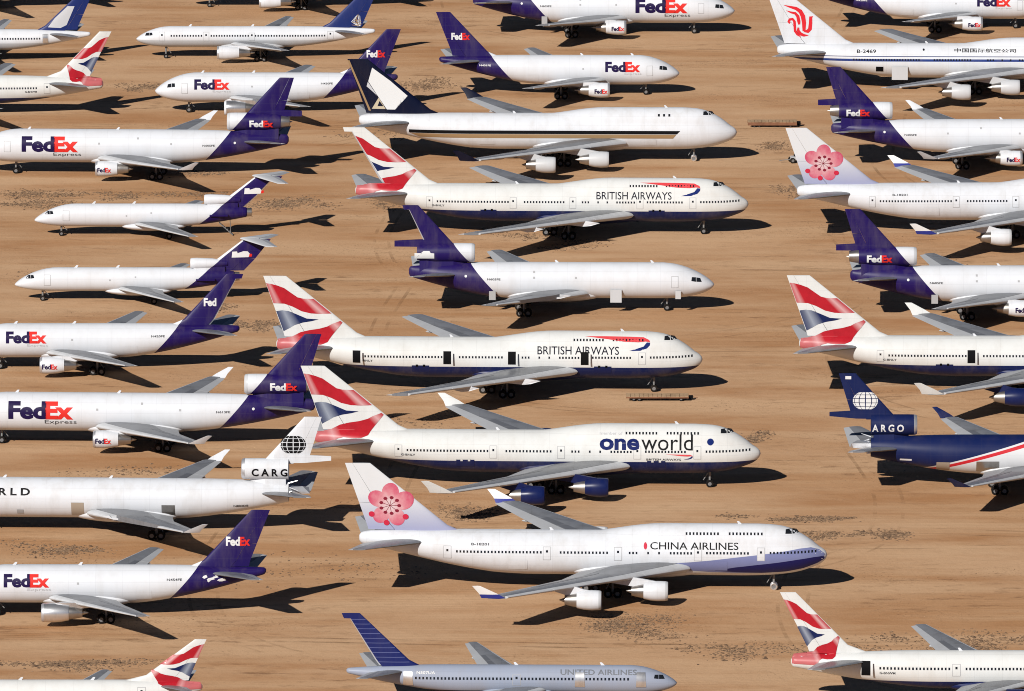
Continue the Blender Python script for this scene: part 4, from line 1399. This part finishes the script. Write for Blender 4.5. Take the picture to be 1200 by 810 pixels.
stair_small.freighter = True
build('small_trijet', 'b727', (-82.27, 93.41), 0, 'upper of two small white T-tailed jets, rudder gone and tail stair lowered', G7, fedex_72, rudder=False, deco=stair_small)
build('small_trijet', 'b727', (-82.80, 37.09), 0, 'lower of two small white T-tailed jets with purple tail', G7, fedex_72, deco=fedex_small)
build('purple_tail_twin', 'a310', (-88.54, -18.25), 0, 'purple-tailed twin-engined freighter at left edge, rudder missing, only white letters left on fin', G2, fedex_a3, rudder=False, title=True, cowl=white,
      deco=fedex_twin(both=False))
build('trijet_freighter', 'md', (-86.93, -74.04), -2, 'large purple-tailed trijet freighter at left, its tail in front of a flag tail', GT, fedex_md, cowl=white, title=True, deco=fedex_trijet(reg='N613FE'))
build('globe_trijet', 'md', (-85.70, -134.90), -2, 'all-white trijet with black globe on its fin and torn-off tail cone', GW, white, cut=53.2, engines=False, slats=False,
      deco=globe_trijet(black_ink, white, 'C A R G', (47.7, 53.1), False))
build('purple_tail_twin', 'a310', (-79.93, -190.05), -0.5, 'nearest purple-tailed twin-engined freighter, in the lower left, with a silver engine', G2, fedex_a3, cowl=foilm, lip=bare,
      deco=fedex_twin(reg='N454FE', scraped=True))
build('flag_tail_twin', 'b737', (-76.58, -250.73), 0, 'small flag-tailed airliner at the bottom left, only fin and wingtip in view', GF, ba_body73, cream, cream, deco=flag_tail)

# centre column, noses to the right
build('trijet_freighter', 'dc', (43.01, 296.98), 179, 'purple-tailed trijet freighter cut by the top edge, at top centre', GT, fedex_dc, cowl=white, title=True, deco=fedex_trijet())
build('purple_tail_twin', 'a310', (31.19, 230.41), 179.5, 'short purple-tailed twin-engined freighter facing right at top centre', G2, fedex_a3, cowl=white, title=True, deco=fedex_twin(reg='N401FE'))
build('jumbo_jet', 'jumbo', (40.34, 162.98), 179, 'white freighter jumbo with black and gold side stripe and navy fin', None, white, navyfin, greywhite, lip=greywhite, doors=False,
      winglet_mat=navyfin, deco=stripe_freighter, cover=True)
build('jumbo_jet', 'jumbo', (40.77, 94.74), 178.5, 'farthest flag-tailed jumbo in the middle, engines and rudder missing, doors shut', GF, ba_body, cream, ba_cowl, engines=False, rudder=False, winglet=False,
      deco=flag_jumbo(umax=0.69))
build('trijet_freighter', 'dc', (33.49, 28.62), 179, 'trijet with plain white body, purple tail and painted-out white patch, engines gone', GT, fedex_dc, engines=False, rudder=False, tail_exhaust=False,
      slats=False, deco=fedex_trijet(title=False, blot=True))
build('jumbo_jet', 'jumbo', (30.29, -36.13), 178.3, 'flag-tailed jumbo with four black open doorways and no engines', GF, ba_body, cream, ba_cowl, engines=False, open_doors=(0, 1, 2, 3), winglet=False,
      deco=flag_jumbo())
build('jumbo_jet', 'jumbo', (37.75, -105.90), 178.2, 'flag-tailed jumbo with large lower-case blue and black title and blue engines', GF, ba_body, cream, ba_cowl, lip=ba_cowl,
      deco=flag_jumbo(one=True))
build('jumbo_jet', 'jumbo', (45.64, -174.40), 178.2, 'nearest jumbo, white with lilac nose sweep and pink blossom tail, complete', GB, white, plum_fin, white, lip=greywhite, winglet_mat=plum_winglet, cover=True,
      deco=blossom(True))
build('grey_airliner', 'b757', (22.68, -246.04), 179, 'grey slim airliner with dark blue striped fin at the bottom edge', None, united_body, united_fin, united_body, rudder=False, deco=striped_fin)

# right column, cut by the right edge
build('purple_tail_twin', 'a310', (103.79, 302.91), 180, 'purple-tailed twin-engined freighter in the top right corner', G2, fedex_a3, cowl=white, title=True, deco=fedex_twin())
build('jumbo_jet', 'jumbo', (117.36, 235.71), 179, 'white jumbo with blue cheat line and red curled emblem on fin', None, ac_body, white, greywhite, lip=greywhite, winglet=False, doors=False, deco=phoenix_jumbo)
build('trijet_freighter', 'md', (113.66, 160.66), 180, 'purple-tailed trijet with upturned wingtips at the right edge, upper right', GT, fedex_md, cowl=white, title=True, deco=fedex_trijet())
build('jumbo_jet', 'jumbo', (116.93, 97.38), 181.2, 'white jumbo with pink blossom tail cut by the right edge', GB, white, plum_fin, white, lip=greywhite, winglet_mat=plum_winglet, deco=blossom(True))
build('trijet_freighter', 'dc', (106.50, 26.19), 180, 'purple-tailed trijet without upturned wingtips at the right edge, mid-height', GT, fedex_dc, cowl=white, title=True, deco=fedex_trijet())
build('jumbo_jet', 'jumbo', (113.51, -34.82), 179, 'flag-tailed jumbo at the right edge with one open doorway and blue engine', GF, ba_body, cream, ba_cowl, lip=bare, open_doors=(1,), deco=flag_jumbo())
build('globe_trijet', 'md', (107.04, -105.56), 180, 'navy trijet with white globe on fin, red sweep line and torn-off tail', GW, world_dark, None, world_dark, cut=53.2, engines=False,
      winglet_mat=paint('navy_paint', world_blue), deco=globe_trijet(white_ink, world_dark, 'A R G O', (53.1, 48.2), True))
build('flag_tail_twin', 'b767', (91.82, -242.02), 179.5, 'nearest flag-tailed airliner, bottom right corner, with open black doorway', GF, ba_body76, cream, ba_cowl, open_doors=(0,), deco=flag_twin)


# ------------------------------------------------------------------ small things on the ground
def trailer(loc, rz, label, ln, wd, deck, skirt):
    r = empty('flat_trailer', (loc[0], loc[1], 0), rz)
    tag(r, label, 'trailer', 'low flat trailers left between the rows')
    n = 14
    me = None
    for k in range(n):
        a = -ln + ln * k / n
        if me is None:
            V, F = box(0, ln / n - 0.05, 0, wd, 0, 0.07)
            me = mesh('plank', V, F, False)
        p = link('plank', me, r, wood)
        p.location = (a, 0, deck + random.uniform(-0.02, 0.02))
    for y in (-0.08, wd + 0.0):
        V, F = box(-ln, 0, y, y + 0.08, deck - skirt, deck - 0.01)
        part('side_rail', V, F, redrail, r, False)
    for y in (wd * 0.33, wd * 0.66):
        V, F = box(-ln + 0.1, -0.1, y - 0.06, y + 0.06, deck - 0.28, deck - 0.03)
        part('cross_beam', V, F, redrail, r, False)
    V, F = box(0.0, 0.7, wd * 0.35, wd * 0.65, 0.25, deck - 0.05)
    h = part('drawbar_box', V, F, black, r, False)
    V, F = [], []
    tube((0.7, wd * 0.5, 0.45), (1.5, wd * 0.5, 0.3), 0.06, 0.05, V, F)
    part('drawbar', V, F, redrail, r, False)
    wm = wheel_mesh(0.34, 0.26)
    for x in (-ln + 1.2, -ln + 2.1, -1.2):
        for y in (0.25, wd - 0.25):
            w = link('wheel', wm, r)
            w.location = (x, y, 0.34)
    return r


trailer((27.97, -43.6), 0, 'low flat trailer with brown rails near the nose of the jumbo with open doorways', 9.9, 2.6, 0.72, 0.2)
trailer((52.11, 196.3), 0, 'low boarded trailer beside the white pointed nose of the striped jumbo', 9.0, 2.6, 0.95, 0.55)

tug = empty('tow_tractor', (50.9, 161.6, 0), R(12))
tag(tug, 'small grey tow tractor half hidden behind a pink blossom fin', 'tractor')
V, F = box(-0.9, 1.7, -0.7, 0.7, 0.55, 1.15)
part('chassis', V, F, greywhite, tug, False)
V, F = box(0.1, 1.2, -0.62, 0.62, 1.15, 2.0)
part('cab', V, F, white, tug, False)
V, F = box(-0.3, 0.02, -0.5, 0.5, 1.15, 1.5)
part('seat', V, F, black, tug, False)
for x in (-0.75, 1.2):
    for y in (-0.72, 0.72):
        w = link('wheel', wheel_mesh(0.5, 0.34), tug)
        w.location = (x, y, 0.5)
V, F = [], []
tube((-0.9, 0, 0.6), (-3.0, 0.2, 0.45), 0.07, 0.07, V, F)
part('tow_bar', V, F, strutm, tug, False)

# heaps of broken clods and dry weed, too many pieces to count
clod_mat = NT('dry_clods')
n_ = clod_mat.noise(1.3, 3, 0.6)
clod_mat.l(clod_mat.ramp(n_, [(0.35, (0.075, 0.042, 0.024)), (0.65, (0.30, 0.185, 0.105))]), clod_mat.b.inputs['Base Color'])
clod_mat.b.inputs['Roughness'].default_value = 0.95
OCT = np.array([(1, 0, 0), (0, 1, 0), (-1, 0, 0), (0, -1, 0), (0, 0, 1), (0.7, 0.7, 0.35), (-0.7, 0.7, 0.35), (-0.7, -0.7, 0.35), (0.7, -0.7, 0.35)], float)
OCT_F = [(0, 5, 4), (5, 1, 4), (1, 6, 4), (6, 2, 4), (2, 7, 4), (7, 3, 4), (3, 8, 4), (8, 0, 4)]
PATCHES = [(-38.9, 121.5, 9, 9, 260), (-83.4, 131, 12, 8, 200), (-84.6, 122.5, 10, 5, 160), (-69.2, 131, 7, 6, 90), (-57.4, 130.5, 8, 5, 90), (-15.2, 240, 8, 10, 170),
           (36.5, -69.5, 5, 7, 150), (-7, -126.5, 6, 11, 170), (14.6, -199, 10, 10, 300), (42.8, -127.5, 9, 4, 230), (46.5, -138.5, 5, 4, 110), (56.4, -138.6, 6, 5, 170),
           (62.8, -206, 12, 9, 260), (-68.1, -147.1, 9, 7, 170), (-63, -219.5, 14, 5, 260), (-42.1, 16, 6, 11, 130), (-69.5, 238.3, 5, 7, 110), (47, 177.1, 5, 6, 90),
           (50, 135, 5, 8, 90), (-22.5, 123.5, 5, 8, 90), (30.7, -213.2, 7, 8, 120), (-0.7, 94.2, 6, 6, 60), (9, 84, 7, 6, 60), (47, -212, 10, 7, 120), (36, 190, 4, 5, 60), (-56, 152.6, 5, 5, 60), (-48, 30, 4, 6, 40),
           (-20, -60, 20, 8, 50), (20, 120, 14, 12, 40), (-30, -160, 20, 12, 50), (70, 60, 16, 14, 40), (-75, 60, 14, 5, 50), (-60, -95, 14, 6, 50), (-25, 190, 12, 8, 40)]
rs = np.random.RandomState(11)
CLODS = 'heaps of broken earth between the rows'
for cx, cy, rx, ry, n in PATCHES:
    V, F = [], []
    cores = [(rs.normal(0, 0.36) * rx, rs.normal(0, 0.30) * ry, rs.uniform(0.10, 0.26)) for _ in range(9)]
    for k in range(int(n * 5.0)):
        qx, qy, qr = cores[rs.randint(9)]
        s = 0.09 + 0.12 * rs.rand()**2 + (0.16 * rs.rand() if rs.rand() < 0.06 else 0.0)
        p = np.array((qx + rs.normal(0, qr) * rx, qy + rs.normal(0, qr) * ry, -0.02))
        ang = rs.uniform(0, 6.283)
        o = OCT * rs.uniform(0.7, 1.3, (9, 3)) * s * np.array((1.15, 1.15, 0.72))
        o = np.column_stack((o[:, 0] * math.cos(ang) - o[:, 1] * math.sin(ang), o[:, 0] * math.sin(ang) + o[:, 1] * math.cos(ang), o[:, 2])) + p
        b = len(V)
        V += [tuple(q) for q in o]
        F += [tuple(b + i for i in f) for f in OCT_F]
    o = part('earth_clods', V, F, clod_mat.m, None, False)
    o.location = (cx, cy, 0)
    tag(o, 'scatter of broken brown earth clods and dry weed on the desert floor', 'rubble', CLODS, 'stuff')

# wheel tracks worn into the dust by towing the aircraft in and out
tm = NT('tyre_track_dust')
tm.b.inputs['Roughness'].default_value = 0.95
tm.b.inputs['Specular IOR Level'].default_value = 0.05
tm.b.inputs['Base Color'].default_value = (0.335, 0.185, 0.092, 1)
nf = tm.noise(0.09, 5, 0.65)
tm.l(tm.ramp(nf, [(0.46, 0.0), (0.70, 0.36)]), tm.b.inputs['Alpha'])
rt = random.Random(23)


def track(pts, width, z):
    """one pair of ruts along a smooth path"""
    n = 48
    path = []
    P = [pts[0]] + list(pts) + [pts[-1]]
    for i in range(len(P) - 3):
        p0, p1, p2, p3 = (Vector((*q, 0)) for q in P[i:i + 4])
        for k in range(n):
            t = k / n
            path.append(0.5 * ((2 * p1) + (p2 - p0) * t + (2 * p0 - 5 * p1 + 4 * p2 - p3) * t * t + (3 * p1 - p0 - 3 * p2 + p3) * t**3))
    V, F = [], []
    for side in (-1, 1):
        b = len(V)
        for i, p in enumerate(path):
            d = (path[min(i + 1, len(path) - 1)] - path[max(i - 1, 0)]).normalized()
            nrm = Vector((-d.y, d.x, 0))
            for w in (-0.28, 0.28):
                q = p + nrm * (side * width / 2 + w)
                V.append((q.x, q.y, z))
        F += [(b + 2 * i, b + 2 * i + 1, b + 2 * i + 3, b + 2 * i + 2) for i in range(len(path) - 1)]
    o = part('tyre_tracks', V, F, tm.m, None, False)
    tag(o, 'faint wheel ruts curving through the tan dust between the rows', 'tracks', 'wheel ruts in the dust', 'stuff')


tid = 0
for x0, y0 in ((-20, 290), (-22, 190), (-24, 60), (-22, -40), (-24, -150), (62, 250), (64, 130), (62, 20), (58, -60), (60, -150), (40, -215), (-40, -215)):
    for k in range(1):
        tid += 1
        dx, dy = rt.uniform(-8, 8), rt.uniform(-14, 14)
        sg = rt.choice((-1, 1))
        track([(x0 + dx - 62 * sg, y0 + dy - 26), (x0 + dx - 28 * sg, y0 + dy - 20), (x0 + dx - 4 * sg, y0 + dy + 2), (x0 + dx + 2 * sg, y0 + dy + 34), (x0 + dx - 2 * sg, y0 + dy + 78)],
              rt.choice((2.4, 3.2, 4.2)), 0.004 + 0.0035 * tid)
for x0, yy in ((0, 262), (0, 200), (0, 128), (0, 62), (0, -4), (0, -72), (0, -140), (0, -208)):
    for k in range(2):
        tid += 1
        o1, o2, o3 = (yy + rt.uniform(-9, 9) for _ in range(3))
        track([(-110, o1), (-40, o2), (30, o3), (110, o1)], rt.choice((2.4, 3.6)), 0.004 + 0.0035 * tid)
